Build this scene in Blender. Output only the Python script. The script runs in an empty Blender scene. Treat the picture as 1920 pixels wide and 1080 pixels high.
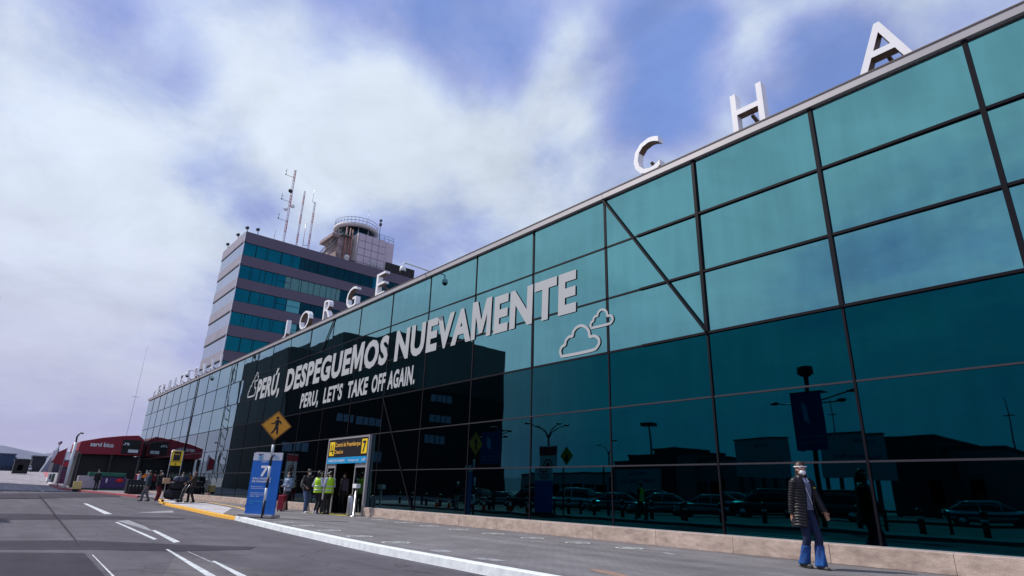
import bpy, bmesh, math, random
from mathutils import Vector, Matrix, noise
random.seed(7)
R_ = math.radians
sc = bpy.context.scene
COL = sc.collection
# ------------------------------------------------------------------ camera
CAMH = 1.045
YAW, PITCH, ROLL, FPX = R_(49.56), R_(19.22), R_(1.64), 1102.1
cy, sy, cp, sp = math.cos(YAW), math.sin(YAW), math.cos(PITCH), math.sin(PITCH)
fw = Vector((-sy*cp, cy*cp, sp)); rt = Vector((cy, sy, 0)); up_ = rt.cross(fw)
c_, s_ = math.cos(ROLL), math.sin(ROLL)
rt, up_ = c_*rt + s_*up_, -s_*rt + c_*up_
cam = bpy.data.objects.new('camera', bpy.data.cameras.new('camera')); COL.objects.link(cam)
M = Matrix((rt, up_, -fw)).transposed().to_4x4(); M.translation = (0, 0, CAMH)
cam.matrix_world = M
cam.data.sensor_width = 36; cam.data.lens = FPX/1920*36
cam.data.clip_start = 0.05; cam.data.clip_end = 6000
sc.camera = cam
# ------------------------------------------------------------------ sun and sky
SUN_DIR = Vector((-0.80, -0.58, 1.12)).normalized()       # towards the sun
SUN_EL = math.asin(SUN_DIR.z); SUN_AZ = math.atan2(SUN_DIR.x, SUN_DIR.y)
sun = bpy.data.objects.new('sun', bpy.data.lights.new('sun', 'SUN')); COL.objects.link(sun)
sun.data.energy = 4.0; sun.data.angle = R_(1.2); sun.data.color = (1.0, 0.93, 0.86)
sun.rotation_euler = SUN_DIR.to_track_quat('Z', 'Y').to_euler()

def ray(x, y):
    return rt*((x-960)/FPX) + up_*(-(y-540)/FPX) + fw

w = bpy.data.worlds.new('World'); sc.world = w; w.use_nodes = True
nt = w.node_tree; N = nt.nodes; L = nt.links
for n in list(N): N.remove(n)
def nd(t, **k):
    n = N.new(t)
    for a, b in k.items(): setattr(n, a, b)
    return n
def wmath(op, a, b=None, cl=False):
    n = nd('ShaderNodeMath', operation=op); n.use_clamp = cl
    for i, v in enumerate((a, b)):
        if v is None: continue
        if isinstance(v, (int, float)): n.inputs[i].default_value = v
        else: L.new(v, n.inputs[i])
    return n.outputs[0]
sky = nd('ShaderNodeTexSky', sky_type='NISHITA'); sky.sun_disc = False
sky.sun_elevation = SUN_EL; sky.sun_rotation = SUN_AZ; sky.altitude = 0; sky.air_density = 1.0; sky.dust_density = 1.5; sky.ozone_density = 2.0
tc = nd('ShaderNodeTexCoord')
sep = nd('ShaderNodeSeparateXYZ'); L.new(tc.outputs['Generated'], sep.inputs[0])
# cloud plane projection: direction / (z + k)
den = wmath('ADD', wmath('MAXIMUM', sep.outputs[2], 0.0), 0.32)
comb = nd('ShaderNodeCombineXYZ')
L.new(wmath('DIVIDE', sep.outputs[0], den), comb.inputs[0]); L.new(wmath('DIVIDE', sep.outputs[1], den), comb.inputs[1])
comb.inputs[2].default_value = 3.7
def wnoise(scale, detail, rough, dist=0.0, off=0.0):
    n = nd('ShaderNodeTexNoise'); n.inputs['Scale'].default_value = scale; n.inputs['Detail'].default_value = detail
    n.inputs['Roughness'].default_value = rough; n.inputs['Distortion'].default_value = dist
    if off:
        m = nd('ShaderNodeVectorMath', operation='ADD'); m.inputs[1].default_value = (off, off*.7, off*.3)
        L.new(comb.outputs[0], m.inputs[0]); L.new(m.outputs[0], n.inputs['Vector'])
    else: L.new(comb.outputs[0], n.inputs['Vector'])
    return n.outputs['Fac']
n1 = wnoise(1.7, 8, 0.55, 0.45)
n2 = wnoise(5.0, 9, 0.62, 0.3, 4.0)
base = wmath('ADD', wmath('MULTIPLY', wmath('SUBTRACT', n1, 0.5), 2.3), wmath('MULTIPLY', wmath('SUBTRACT', n2, 0.5), 1.25))
dens = wmath('ADD', base, 0.84)
# broad cloud banks and clear patches seen from the forecourt (directions in the world)
def blob(px, py, rad, amp, mirror=False):
    global dens
    d = ray(px, py).normalized()
    if mirror: d.y = -d.y
    dp = nd('ShaderNodeVectorMath', operation='DOT_PRODUCT'); L.new(tc.outputs['Generated'], dp.inputs[0]); dp.inputs[1].default_value = d
    k = math.cos(R_(rad))
    mr = nd('ShaderNodeMapRange', interpolation_type='SMOOTHERSTEP')
    mr.inputs['From Min'].default_value = k; mr.inputs['From Max'].default_value = 1.0
    mr.inputs['To Min'].default_value = 0; mr.inputs['To Max'].default_value = amp
    L.new(dp.outputs['Value'], mr.inputs['Value'])
    dens = wmath('ADD', dens, mr.outputs['Result'])
for b in ((110, 330, 17, 0.6), (200, 480, 14, .3), (620, 220, 13, .65), (450, 130, 10, .2), (830, 270, 11, .45), (60, 600, 16, .2), (40, 10, 10, -.25), (260, 90, 8, -.2), (360, 250, 6, -.15),
          (350, 230, 7, -.3), (270, 130, 6, -.1), (130, 40, 7, -.15), (430, 330, 6, -.3), (500, 370, 4, -.2), (560, 20, 7, -.3), (650, 40, 5, -.3),
          (860, 60, 10, -.55), (1240, 130, 9, -.75), (1540, 170, 8, -.8), (1400, 60, 22, .22), (1750, 80, 16, .15), (780, 480, 12, -.45),
          (1080, 150, 7, .4), (1390, 150, 6, .45), (1000, 320, 9, .3), (1500, 380, 34, .75, True), (900, 540, 20, .7, True), (1200, 420, 14, .3, True), (1150, 500, 20, .3, True), (1850, 650, 22, -.5, True), (1550, 270, 9, .25, True)): blob(*b)
mask = nd('ShaderNodeMapRange', interpolation_type='SMOOTHSTEP')
for k, v in (('From Min', 0.0), ('From Max', 1.55), ('To Min', 0.0), ('To Max', 1.0)): mask.inputs[k].default_value = v
L.new(dens, mask.inputs['Value'])
SKY = 0.10
tint = nd('ShaderNodeMix', data_type='RGBA', blend_type='MULTIPLY'); tint.inputs[0].default_value = 1
L.new(sky.outputs[0], tint.inputs[6]); tint.inputs[7].default_value = (1.0, 0.92, 1.35, 1)
# thin veil of lavender cloud, then bright white cloud
veil = nd('ShaderNodeMix', data_type='RGBA'); L.new(tint.outputs[2], veil.inputs[6])
cr = nd('ShaderNodeValToRGB'); els = cr.color_ramp.elements
els[0].position = 0.0; els[0].color = (2.1, 3.3, 7.2, 1)
els[1].position = 1.0; els[1].color = (7.7, 8.6, 9.5, 1)
e = els.new(0.35); e.color = (3.8, 4.6, 7.9, 1)
e = els.new(0.65); e.color = (5.3, 6.3, 8.7, 1)
L.new(mask.outputs['Result'], cr.inputs[0])
veil.inputs[0].default_value = 0.88
# relief inside the cloud: brighter and greyer billows
n3 = wnoise(3.1, 9, 0.6, 0.5, 9.0)
rl = nd('ShaderNodeMapRange')
for k, v in (('From Min', 0.34), ('From Max', 0.62), ('To Min', 0.84), ('To Max', 1.05)): rl.inputs[k].default_value = v
L.new(n3, rl.inputs['Value'])
rlm = nd('ShaderNodeVectorMath', operation='SCALE'); L.new(cr.outputs[0], rlm.inputs[0]); L.new(rl.outputs['Result'], rlm.inputs['Scale']); L.new(rlm.outputs[0], veil.inputs[7])
# lower sky: lilac-grey haze near the horizon
hz = nd('ShaderNodeMapRange', interpolation_type='SMOOTHSTEP')
for k, v in (('From Min', 0.0), ('From Max', 0.42), ('To Min', 0.85), ('To Max', 0.0)): hz.inputs[k].default_value = v
L.new(sep.outputs[2], hz.inputs['Value'])
hm = nd('ShaderNodeMix', data_type='RGBA'); L.new(hz.outputs['Result'], hm.inputs[0]); L.new(veil.outputs[2], hm.inputs[6]); hm.inputs[7].default_value = (4.6, 4.5, 6.6, 1)
bg = nd('ShaderNodeBackground'); bg.inputs['Strength'].default_value = SKY
L.new(hm.outputs[2], bg.inputs['Color'])
wo = nd('ShaderNodeOutputWorld'); L.new(bg.outputs[0], wo.inputs['Surface'])
sc.view_settings.view_transform = 'Standard'; sc.view_settings.look = 'None'
sc.view_settings.exposure = 0.0; sc.view_settings.gamma = 1.0
sc.render.engine = 'CYCLES'
sc.cycles.max_bounces = 8; sc.cycles.glossy_bounces = 4; sc.cycles.transparent_max_bounces = 8

# ------------------------------------------------------------------ helpers
DEP = bpy.context.evaluated_depsgraph_get
FY = 12.152                                               # plane of the terminal front
def zr(X): return max(0.0, min(3.2, (-50-X)*.02))        # the ground rises gently beyond the terminal
def gp(x, y, z=0.0):
    d = ray(x, y); return Vector((0, 0, CAMH)) + d*((z-CAMH)/d.z)
def pY(x, y, Y=FY):
    d = ray(x, y); return Vector((0, 0, CAMH)) + d*(Y/d.y)
def pX(x, y, X):
    d = ray(x, y); return Vector((0, 0, CAMH)) + d*(X/d.x)
def pj(P):
    v = Vector(P) - Vector((0, 0, CAMH)); return 960+FPX*v.dot(rt)/v.dot(fw), 540-FPX*v.dot(up_)/v.dot(fw)
def tall(base, ytop):                                     # height of an upright thing whose top stands at image row ytop
    lo, hi = 0, 30
    for _ in range(40):
        m = (lo+hi)/2
        if pj((base[0], base[1], base[2]+m))[1] > ytop: lo = m
        else: hi = m
    return lo

def mat(name, col, rough=0.6, metal=0.0, spec=0.5, var=0.0, vscale=3.0, bump=0.0, bscale=40.0, col2=None, detail=6, stretch=None, emit=None, trans=0.0, ior=1.45, coat=0.0):
    m = bpy.data.materials.new(name); m.use_nodes = True
    nt = m.node_tree; p = nt.nodes['Principled BSDF']
    p.inputs['Base Color'].default_value = (*col, 1); p.inputs['Roughness'].default_value = rough
    p.inputs['Metallic'].default_value = metal; p.inputs['Specular IOR Level'].default_value = spec
    p.inputs['Transmission Weight'].default_value = trans; p.inputs['IOR'].default_value = ior; p.inputs['Coat Weight'].default_value = coat
    if emit: p.inputs['Emission Color'].default_value = (*emit[:3], 1); p.inputs['Emission Strength'].default_value = emit[3]
    tcn = nt.nodes.new('ShaderNodeTexCoord'); mp = nt.nodes.new('ShaderNodeMapping')
    nt.links.new(tcn.outputs['Object'], mp.inputs[0])
    if stretch: mp.inputs['Scale'].default_value = stretch
    if var > 0 or col2:
        n = nt.nodes.new('ShaderNodeTexNoise'); n.inputs['Scale'].default_value = vscale; n.inputs['Detail'].default_value = detail; n.inputs['Roughness'].default_value = .62
        nt.links.new(mp.outputs[0], n.inputs['Vector'])
        r = nt.nodes.new('ShaderNodeValToRGB'); c2 = col2 or tuple(c*(1-var) for c in col); c1 = col if col2 else tuple(min(1, c*(1+var)) for c in col)
        r.color_ramp.elements[0].position = .33; r.color_ramp.elements[1].position = .67
        r.color_ramp.elements[0].color = (*c2, 1); r.color_ramp.elements[1].color = (*c1, 1)
        nt.links.new(n.outputs['Fac'], r.inputs[0]); nt.links.new(r.outputs[0], p.inputs['Base Color'])
    if bump > 0:
        n = nt.nodes.new('ShaderNodeTexNoise'); n.inputs['Scale'].default_value = bscale; n.inputs['Detail'].default_value = 5
        nt.links.new(mp.outputs[0], n.inputs['Vector'])
        b = nt.nodes.new('ShaderNodeBump'); b.inputs['Strength'].default_value = bump; b.inputs['Distance'].default_value = 0.02
        nt.links.new(n.outputs['Fac'], b.inputs['Height']); nt.links.new(b.outputs[0], p.inputs['Normal'])
    return m

def tag(o, label=None, cat=None, group=None, kind=None):
    if label: o['label'] = label
    if cat: o['category'] = cat
    if group: o['group'] = group
    if kind: o['kind'] = kind
    return o
def thing(name, label, cat, loc=(0, 0, 0), rz=0.0, group=None):
    o = bpy.data.objects.new(name, None); o.empty_display_size = .2; COL.objects.link(o)
    o.location = loc; o.rotation_euler = (0, 0, rz)
    return tag(o, label, cat, group)
def copy_tree(o, parent=None):
    c = o.copy(); COL.objects.link(c); c.parent = parent
    for ch in [x for x in bpy.data.objects if x.parent == o]: copy_tree(ch, c)
    return c

class MB:
    """collects shapes and links them as one mesh object"""
    def __init__(s): s.v = []; s.f = []; s.sm = []
    def add(s, vs, fs, smooth=False):
        b = len(s.v); s.v += [Vector(v) for v in vs]; s.f += [tuple(i+b for i in f) for f in fs]; s.sm += [smooth]*len(fs); return s
    def box(s, x0, x1, y0, y1, z0, z1):
        vs = [(x, y, z) for z in (z0, z1) for y in (y0, y1) for x in (x0, x1)]
        return s.add(vs, [(0, 2, 3, 1), (4, 5, 7, 6), (0, 1, 5, 4), (2, 6, 7, 3), (0, 4, 6, 2), (1, 3, 7, 5)])
    def obox(s, c, ax, ay, az):                            # centre and three half-axis vectors
        c, ax, ay, az = map(Vector, (c, ax, ay, az))
        vs = [c+ax*i+ay*j+az*k for k in (-1, 1) for j in (-1, 1) for i in (-1, 1)]
        return s.add(vs, [(0, 2, 3, 1), (4, 5, 7, 6), (0, 1, 5, 4), (2, 6, 7, 3), (0, 4, 6, 2), (1, 3, 7, 5)])
    def bar(s, a, b, w, h, upv=(0, 0, 1)):                 # rectangular bar from a to b
        a, b = Vector(a), Vector(b); d = b-a; l = d.length; d = d/l; u = Vector(upv)
        sd = d.cross(u)
        if sd.length < 1e-4: sd = d.cross(Vector((0, 1, 0)))
        sd.normalize(); u = sd.cross(d)
        return s.obox((a+b)/2, d*(l/2), sd*(w/2), u*(h/2))
    def loft(s, rings, cap=True, smooth=True, closed=True):
        n = len(rings[0]); vs = [p for r in rings for p in r]; fs = []
        m = n if closed else n-1
        for i in range(len(rings)-1):
            for j in range(m):
                k = (j+1) % n; fs.append((i*n+j, i*n+k, (i+1)*n+k, (i+1)*n+j))
        if cap: fs.append(tuple(reversed(range(n)))); fs.append(tuple(range((len(rings)-1)*n, len(rings)*n)))
        return s.add(vs, fs, smooth)
    def tube(s, pts, rad, n=8, cap=True):                  # round tube along points
        pts = [Vector(p) for p in pts]
        if isinstance(rad, (int, float)): rad = [rad]*len(pts)
        rings = []; pu = None
        for i, p in enumerate(pts):
            d = (pts[min(i+1, len(pts)-1)] - pts[max(i-1, 0)]).normalized()
            u = pu if pu is not None else (Vector((0, 0, 1)) if abs(d.z) < .9 else Vector((0, 1, 0)))
            sd = d.cross(u).normalized(); u = sd.cross(d).normalized(); pu = u
            rings.append([p + (sd*math.cos(a)+u*math.sin(a))*rad[i] for a in [2*math.pi*k/n for k in range(n)]])
        return s.loft(rings, cap)
    def cap_(s, a, b, ra, rb, n=12):                       # tapered capsule
        a, b = Vector(a), Vector(b); d = (b-a); l = max(d.length, 1e-5); d = d/l
        P = []; Rr = []
        for t in (-1, -.8, -.5, 0): P.append(a+d*ra*t); Rr.append(max(ra*math.sqrt(max(0, 1-t*t)), ra*.06))
        for t in (0, .5, .8, 1): P.append(b+d*rb*t); Rr.append(max(rb*math.sqrt(max(0, 1-t*t)), rb*.06))
        return s.tube(P, Rr, n)
    def ell(s, c, r, n=16, m=10, rot=None):
        c = Vector(c); rings = []
        for i in range(m+1):
            t = math.pi*(i+.02)/(m+.04); ring = []
            for k in range(n):
                a = 2*math.pi*k/n
                v = Vector((r[0]*math.sin(t)*math.cos(a), r[1]*math.sin(t)*math.sin(a), -r[2]*math.cos(t)))
                if rot: v = rot @ v
                ring.append(c+v)
            rings.append(ring)
        return s.loft(rings)
    def prism(s, pts, ext):                                # polygon (3D points) extruded by a vector
        pts = [Vector(p) for p in pts]; n = len(pts); e = Vector(ext)
        return s.add(pts+[p+e for p in pts], [tuple(reversed(range(n))), tuple(range(n, 2*n))]+[(i, (i+1) % n, n+(i+1) % n, n+i) for i in range(n)])
    def lathe(s, c, prof, n=20):                           # (radius, z) profile
        c = Vector(c); return s.loft([[c+Vector((r*math.cos(2*math.pi*k/n), r*math.sin(2*math.pi*k/n), z)) for k in range(n)] for r, z in prof])
    def build(s, name, material, parent=None, offset=None, remesh=None, sub=0, bevel=0.0):
        off = Vector(offset) if offset is not None else (parent_off(parent))
        me = bpy.data.meshes.new(name); me.from_pydata([v-off for v in s.v], [], s.f)
        me.polygons.foreach_set('use_smooth', s.sm); me.update()
        bm = bmesh.new(); bm.from_mesh(me); bmesh.ops.recalc_face_normals(bm, faces=bm.faces); bm.to_mesh(me); bm.free()
        o = bpy.data.objects.new(name, me); COL.objects.link(o)
        if remesh or bevel:
            if remesh:
                md = o.modifiers.new('r', 'REMESH'); md.mode = 'VOXEL'; md.voxel_size = remesh; md.use_smooth_shade = True
                ms = o.modifiers.new('s', 'SMOOTH'); ms.factor = .5; ms.iterations = 3
            if bevel:
                mv = o.modifiers.new('b', 'BEVEL'); mv.width = bevel; mv.segments = 2; mv.limit_method = 'ANGLE'; mv.angle_limit = R_(40)
            dg = DEP(); dg.update(); nm = bpy.data.meshes.new_from_object(o.evaluated_get(dg)); o.modifiers.clear()
            old = o.data; o.data = nm; bpy.data.meshes.remove(old); nm.name = name
        o.data.materials.clear(); o.data.materials.append(material)
        if parent: o.parent = parent
        return o
LOCAL = set()
def parent_off(p):
    if p is None or p.name in LOCAL: return Vector((0, 0, 0))
    q = p
    while q.parent: q = q.parent
    return Vector((0, 0, 0)) if q.name in LOCAL else Vector(q.location)
def lthing(*a, **k):                                       # a thing whose parts are written in its own coordinates
    o = thing(*a, **k); LOCAL.add(o.name); return o

def text(s, O, U, V, w, h, material, name='lettering', parent=None, depth=.004, bold=0.0, shear=0.0, squash=None, caps=True, fit=False, local=False):
    """flat lettering: O lower left, U right, V up; cap height h, width w"""
    O, U, V = Vector(O), Vector(U).normalized(), Vector(V).normalized(); Nn = U.cross(V)
    cu = bpy.data.curves.new(name, 'FONT'); cu.body = s; cu.size = 1; cu.offset = bold; cu.space_character = 1.09 if bold > .03 else 1.0; cu.resolution_u = 3
    o = bpy.data.objects.new(name, cu); COL.objects.link(o)
    hasM = bold > .02 and 'M' in s
    if hasM:
        cu.materials.append(m_black); cu.materials.append(m_white)
        for i, ch in enumerate(s):
            if ch == 'M': cu.body_format[i].material_index = 1
    dg = DEP(); dg.update(); me = bpy.data.meshes.new_from_object(o.evaluated_get(dg)); bpy.data.objects.remove(o); bpy.data.curves.remove(cu)
    if hasM:                                               # the bold M is drawn as a clean outline
        mx_ = sorted(v for p in me.polygons if p.material_index == 1 for v in [me.vertices[i].co.x for i in p.vertices]); cl = [[mx_[0], mx_[0]]]
        for v in mx_:
            if v-cl[-1][1] > .25: cl.append([v, v])
            cl[-1][1] = v
        bm = bmesh.new(); bm.from_mesh(me); bmesh.ops.delete(bm, geom=[f for f in bm.faces if f.material_index == 1], context='FACES')
        for a_, b_ in cl: bm.faces.new([bm.verts.new((a_+(b_-a_)*x, -bold+(.729+2*bold)*y, 0)) for x, y in reversed(((0, 0), (0, 1), (.27, 1), (.5, .46), (.73, 1), (1, 1), (1, 0), (.79, 0), (.79, .60), (.585, .12), (.415, .12), (.21, .60), (.21, 0)))])
        bm.to_mesh(me); bm.free()
    xs = [v.co.x for v in me.vertices]; ys = [v.co.y for v in me.vertices]
    if not xs: return None
    x0, x1 = min(xs), max(xs); y0, y1 = (min(ys), max(ys)) if fit else (0, .729)
    kx = w/(x1-x0) if w else h/(y1-y0); ky = h/(y1-y0)
    bm = bmesh.new(); bm.from_mesh(me)
    bmesh.ops.dissolve_limit(bm, angle_limit=R_(1), verts=bm.verts, edges=bm.edges)
    if depth > .006:
        r = bmesh.ops.extrude_face_region(bm, geom=list(bm.faces))
        top = {e for e in r['geom'] if isinstance(e, bmesh.types.BMVert)}
    else: top = set()
    off = Vector((0, 0, 0)) if (local or parent is None) else parent_off(parent)
    for v in bm.verts:
        x = (v.co.x-x0)*kx; y = (v.co.y-y0)*ky; x += shear*y
        v.co = O+U*x+V*y+Nn*(depth if (v in top or not top) else 0)-off
    for f_ in bm.faces: f_.smooth = False
    if top: bmesh.ops.recalc_face_normals(bm, faces=bm.faces)
    bm.to_mesh(me); bm.free(); me.name = name
    o = bpy.data.objects.new(name, me); COL.objects.link(o); me.materials.clear(); me.materials.append(material)
    if parent: o.parent = parent
    return o

# ------------------------------------------------------------------ materials
def asphalt(name, col, joint=None):
    m = mat(name, col, .9, spec=.25, var=.10, vscale=.9, bump=.35, bscale=60)
    nt = m.node_tree; p = nt.nodes['Principled BSDF']; src = p.inputs['Base Color'].links[0].from_socket
    tcn = nt.nodes.new('ShaderNodeTexCoord')
    def mul(fac_node_out, lo, hi, src):
        mr = nt.nodes.new('ShaderNodeMapRange'); mr.inputs['From Min'].default_value = .3; mr.inputs['From Max'].default_value = .7
        mr.inputs['To Min'].default_value = lo; mr.inputs['To Max'].default_value = hi; nt.links.new(fac_node_out, mr.inputs['Value'])
        mx = nt.nodes.new('ShaderNodeMix'); mx.data_type = 'RGBA'; mx.blend_type = 'MULTIPLY'; mx.inputs[0].default_value = 1
        nt.links.new(src, mx.inputs[6]); nt.links.new(mr.outputs[0], mx.inputs[7]); return mx.outputs[2]
    mp = nt.nodes.new('ShaderNodeMapping'); mp.inputs['Scale'].default_value = (.05, .9, 1); nt.links.new(tcn.outputs['Object'], mp.inputs[0])
    a = nt.nodes.new('ShaderNodeTexNoise'); a.inputs['Scale'].default_value = 2.2; a.inputs['Detail'].default_value = 5; nt.links.new(mp.outputs[0], a.inputs['Vector'])
    src = mul(a.outputs['Fac'], .82, 1.15, src)            # long tyre-polished streaks
    b = nt.nodes.new('ShaderNodeTexNoise'); b.inputs['Scale'].default_value = 90; b.inputs['Detail'].default_value = 2; nt.links.new(tcn.outputs['Object'], b.inputs['Vector'])
    src = mul(b.outputs['Fac'], .75, 1.25, src)            # aggregate grain
    vo = nt.nodes.new('ShaderNodeTexVoronoi'); vo.feature = 'DISTANCE_TO_EDGE'; vo.inputs['Scale'].default_value = .45
    wp = nt.nodes.new('ShaderNodeTexNoise'); wp.inputs['Scale'].default_value = 1.6; wp.inputs['Detail'].default_value = 6; nt.links.new(tcn.outputs['Object'], wp.inputs['Vector'])
    vm = nt.nodes.new('ShaderNodeVectorMath'); vm.operation = 'MULTIPLY_ADD'; vm.inputs[1].default_value = (.9, .9, .9); nt.links.new(wp.outputs['Color'], vm.inputs[0]); nt.links.new(tcn.outputs['Object'], vm.inputs[2]); nt.links.new(vm.outputs[0], vo.inputs['Vector'])
    cm = nt.nodes.new('ShaderNodeMapRange'); cm.inputs['From Min'].default_value = .004; cm.inputs['From Max'].default_value = .014; cm.inputs['To Min'].default_value = .68; cm.inputs['To Max'].default_value = 1; nt.links.new(vo.outputs['Distance'], cm.inputs['Value'])
    if not joint:
        mx = nt.nodes.new('ShaderNodeMix'); mx.data_type = 'RGBA'; mx.blend_type = 'MULTIPLY'; mx.inputs[0].default_value = 1
        nt.links.new(src, mx.inputs[6]); nt.links.new(cm.outputs[0], mx.inputs[7]); src = mx.outputs[2]
    st = nt.nodes.new('ShaderNodeTexNoise'); st.inputs['Scale'].default_value = .8; st.inputs['Detail'].default_value = 8; st.inputs['Roughness'].default_value = .7; nt.links.new(vm.outputs[0], st.inputs['Vector'])
    src = mul(st.outputs['Fac'], .78, 1.12, src)
    if joint:
        br = nt.nodes.new('ShaderNodeTexBrick'); br.offset = .5; br.inputs['Scale'].default_value = 1; br.inputs['Mortar Size'].default_value = joint[2]
        br.inputs['Brick Width'].default_value = joint[0]; br.inputs['Row Height'].default_value = joint[1]
        br.inputs['Color1'].default_value = (1, 1, 1, 1); br.inputs['Color2'].default_value = (.88, .88, .88, 1); br.inputs['Mortar'].default_value = (.6, .6, .6, 1)
        nt.links.new(tcn.outputs['Object'], br.inputs['Vector'])
        mx = nt.nodes.new('ShaderNodeMix'); mx.data_type = 'RGBA'; mx.blend_type = 'MULTIPLY'; mx.inputs[0].default_value = 1
        nt.links.new(src, mx.inputs[6]); nt.links.new(br.outputs['Color'], mx.inputs[7]); src = mx.outputs[2]
    nt.links.new(src, p.inputs['Base Color'])
    return m
m_ground = asphalt('far_ground', (.29, .27, .30))
m_road = asphalt('road_asphalt', (.104, .097, .115))
m_shade_tar = asphalt('shade_tar_asphalt', (.042, .036, .054))  # darker tone for shade painted on the road, also for the tar joint
m_walk = asphalt('paving', (.20, .19, .205), joint=(.2, .1, .006))
m_ramp = asphalt('ramp_concrete', (.50, .485, .52))
m_white = mat('road_paint_white', (.70, .74, .76), .7, var=.10, vscale=7, bump=.1, col2=(.34, .36, .39), detail=14)
m_kerbw = mat('kerb_white', (.80, .86, .88), .7, vscale=5, col2=(.60, .64, .66), detail=12, bump=.2, bscale=25)
m_worn = mat('road_paint_worn', (.36, .36, .40), .8, vscale=6, col2=(.15, .15, .17), detail=8)
m_yellow = mat('kerb_yellow', (.80, .42, .02), .7, vscale=7, col2=(.62, .33, .05))
m_redk = mat('kerb_red', (.42, .07, .09), .7, vscale=7, col2=(.25, .09, .10))
m_plinth = mat('plinth_granite', (.62, .49, .41), .75, vscale=3.5, col2=(.36, .27, .23), bump=.4, bscale=50, detail=14, stretch=(1, 1, 2.2))
m_body = mat('dark_core', (.012, .016, .018), .8)
m_frame = mat('mullion_dark', (.006, .005, .010), .55, spec=.15)
m_cap = mat('coping_metal', (.42, .40, .41), .45, metal=.25, var=.05, vscale=.7)
m_steel = mat('brushed_steel', (.45, .45, .48), .35, metal=.8, var=.05)
m_black = mat('black', (.012, .012, .014), .5)
m_blackm = mat('black_metal', (.02, .02, .024), .35, spec=.5)
m_wpaint = mat('white_paint', (.78, .80, .82), .5, var=.03)
m_lwhite = mat('rooftop_letter_white', (.84, .84, .86), .45, var=.03, vscale=2)
m_vinyl = mat('vinyl_white', (.44, .46, .47), .6)
m_vinyl2 = mat('vinyl_edge', (.10, .12, .14), .6)

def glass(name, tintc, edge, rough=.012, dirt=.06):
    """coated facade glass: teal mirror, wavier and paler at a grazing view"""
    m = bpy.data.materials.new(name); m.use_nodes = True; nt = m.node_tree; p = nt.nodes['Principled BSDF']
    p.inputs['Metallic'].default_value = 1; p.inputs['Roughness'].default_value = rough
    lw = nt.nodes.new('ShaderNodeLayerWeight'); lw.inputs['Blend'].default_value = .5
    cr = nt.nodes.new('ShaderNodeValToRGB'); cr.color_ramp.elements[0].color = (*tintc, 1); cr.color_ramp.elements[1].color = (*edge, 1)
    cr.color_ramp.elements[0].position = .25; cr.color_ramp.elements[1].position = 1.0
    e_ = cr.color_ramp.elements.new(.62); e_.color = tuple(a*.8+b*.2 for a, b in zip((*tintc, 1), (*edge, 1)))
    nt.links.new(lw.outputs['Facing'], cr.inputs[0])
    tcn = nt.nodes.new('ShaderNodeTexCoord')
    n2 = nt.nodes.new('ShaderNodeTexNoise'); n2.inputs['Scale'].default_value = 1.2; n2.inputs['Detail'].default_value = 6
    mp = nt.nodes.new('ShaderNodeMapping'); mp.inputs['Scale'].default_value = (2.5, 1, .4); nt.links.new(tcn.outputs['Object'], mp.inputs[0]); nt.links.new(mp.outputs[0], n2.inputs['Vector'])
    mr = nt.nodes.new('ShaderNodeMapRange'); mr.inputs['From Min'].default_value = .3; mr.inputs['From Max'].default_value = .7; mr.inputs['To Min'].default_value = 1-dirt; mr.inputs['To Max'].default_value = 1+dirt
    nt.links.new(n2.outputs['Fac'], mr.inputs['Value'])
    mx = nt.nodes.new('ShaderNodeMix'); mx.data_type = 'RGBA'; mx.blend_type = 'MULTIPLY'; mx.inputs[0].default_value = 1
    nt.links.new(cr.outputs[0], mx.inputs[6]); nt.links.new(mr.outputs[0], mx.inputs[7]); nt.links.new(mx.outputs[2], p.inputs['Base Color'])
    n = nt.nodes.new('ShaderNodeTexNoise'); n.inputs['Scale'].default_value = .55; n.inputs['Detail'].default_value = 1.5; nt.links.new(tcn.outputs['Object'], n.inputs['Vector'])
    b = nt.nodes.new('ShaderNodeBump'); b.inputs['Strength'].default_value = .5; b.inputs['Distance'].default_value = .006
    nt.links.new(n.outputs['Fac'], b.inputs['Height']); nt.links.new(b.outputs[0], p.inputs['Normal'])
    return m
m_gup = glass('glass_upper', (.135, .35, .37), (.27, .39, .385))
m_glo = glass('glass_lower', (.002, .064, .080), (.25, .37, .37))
m_gtow = glass('glass_tower', (.004, .10, .14), (.3, .5, .6))
m_gtow2 = glass('glass_tower_dark', (.006, .04, .055), (.15, .3, .35))
m_gshade = mat('glass_blind', (.07, .22, .22), .3, spec=.6)
m_glit = mat('glass_blind_pale', (.06, .36, .40), .3, spec=.6)


# ------------------------------------------------------------------ ground, road, pavement
def sheet(name, poly_fn, xs, mt, dz):
    """strip of ground: for each X the two Y limits, following the rise of the land"""
    mb = MB(); vs = []; fs = []
    for X in xs:
        a, b = poly_fn(X); k = 6
        for i in range(k+1): vs.append((X, a+(b-a)*i/k, zr(X)+dz))
    for i in range(len(xs)-1):
        for j in range(6): q = i*7+j; fs.append((q, q+1, q+8, q+7))
    mb.add(vs, fs); return tag(mb.build(name, mt), kind='structure')
XS = [-3000, -1500, -800, -400, -300, -200, -150, -120, -100, -80, -65, -55, -50, -48, -40, -30, -20, -10, 0, 30, 80, 300, 1500]
sheet('ground', lambda X: (-2500, 2500), XS, m_ground, -.14)
KER = [(60, 5.6), (20, 5.8), (0, 6.0), (-7.38, 6.09), (-10.95, 6.17), (-13.07, 6.30), (-17.53, 6.68), (-23.3, 7.26)]     # foot of the white kerb
def interp(P, X):
    P = sorted(P)
    if X <= P[0][0]: return P[0][1]
    for (a, b), (c, d) in zip(P, P[1:]):
        if X <= c: return b+(d-b)*(X-a)/(c-a)
    return P[-1][1]
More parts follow.
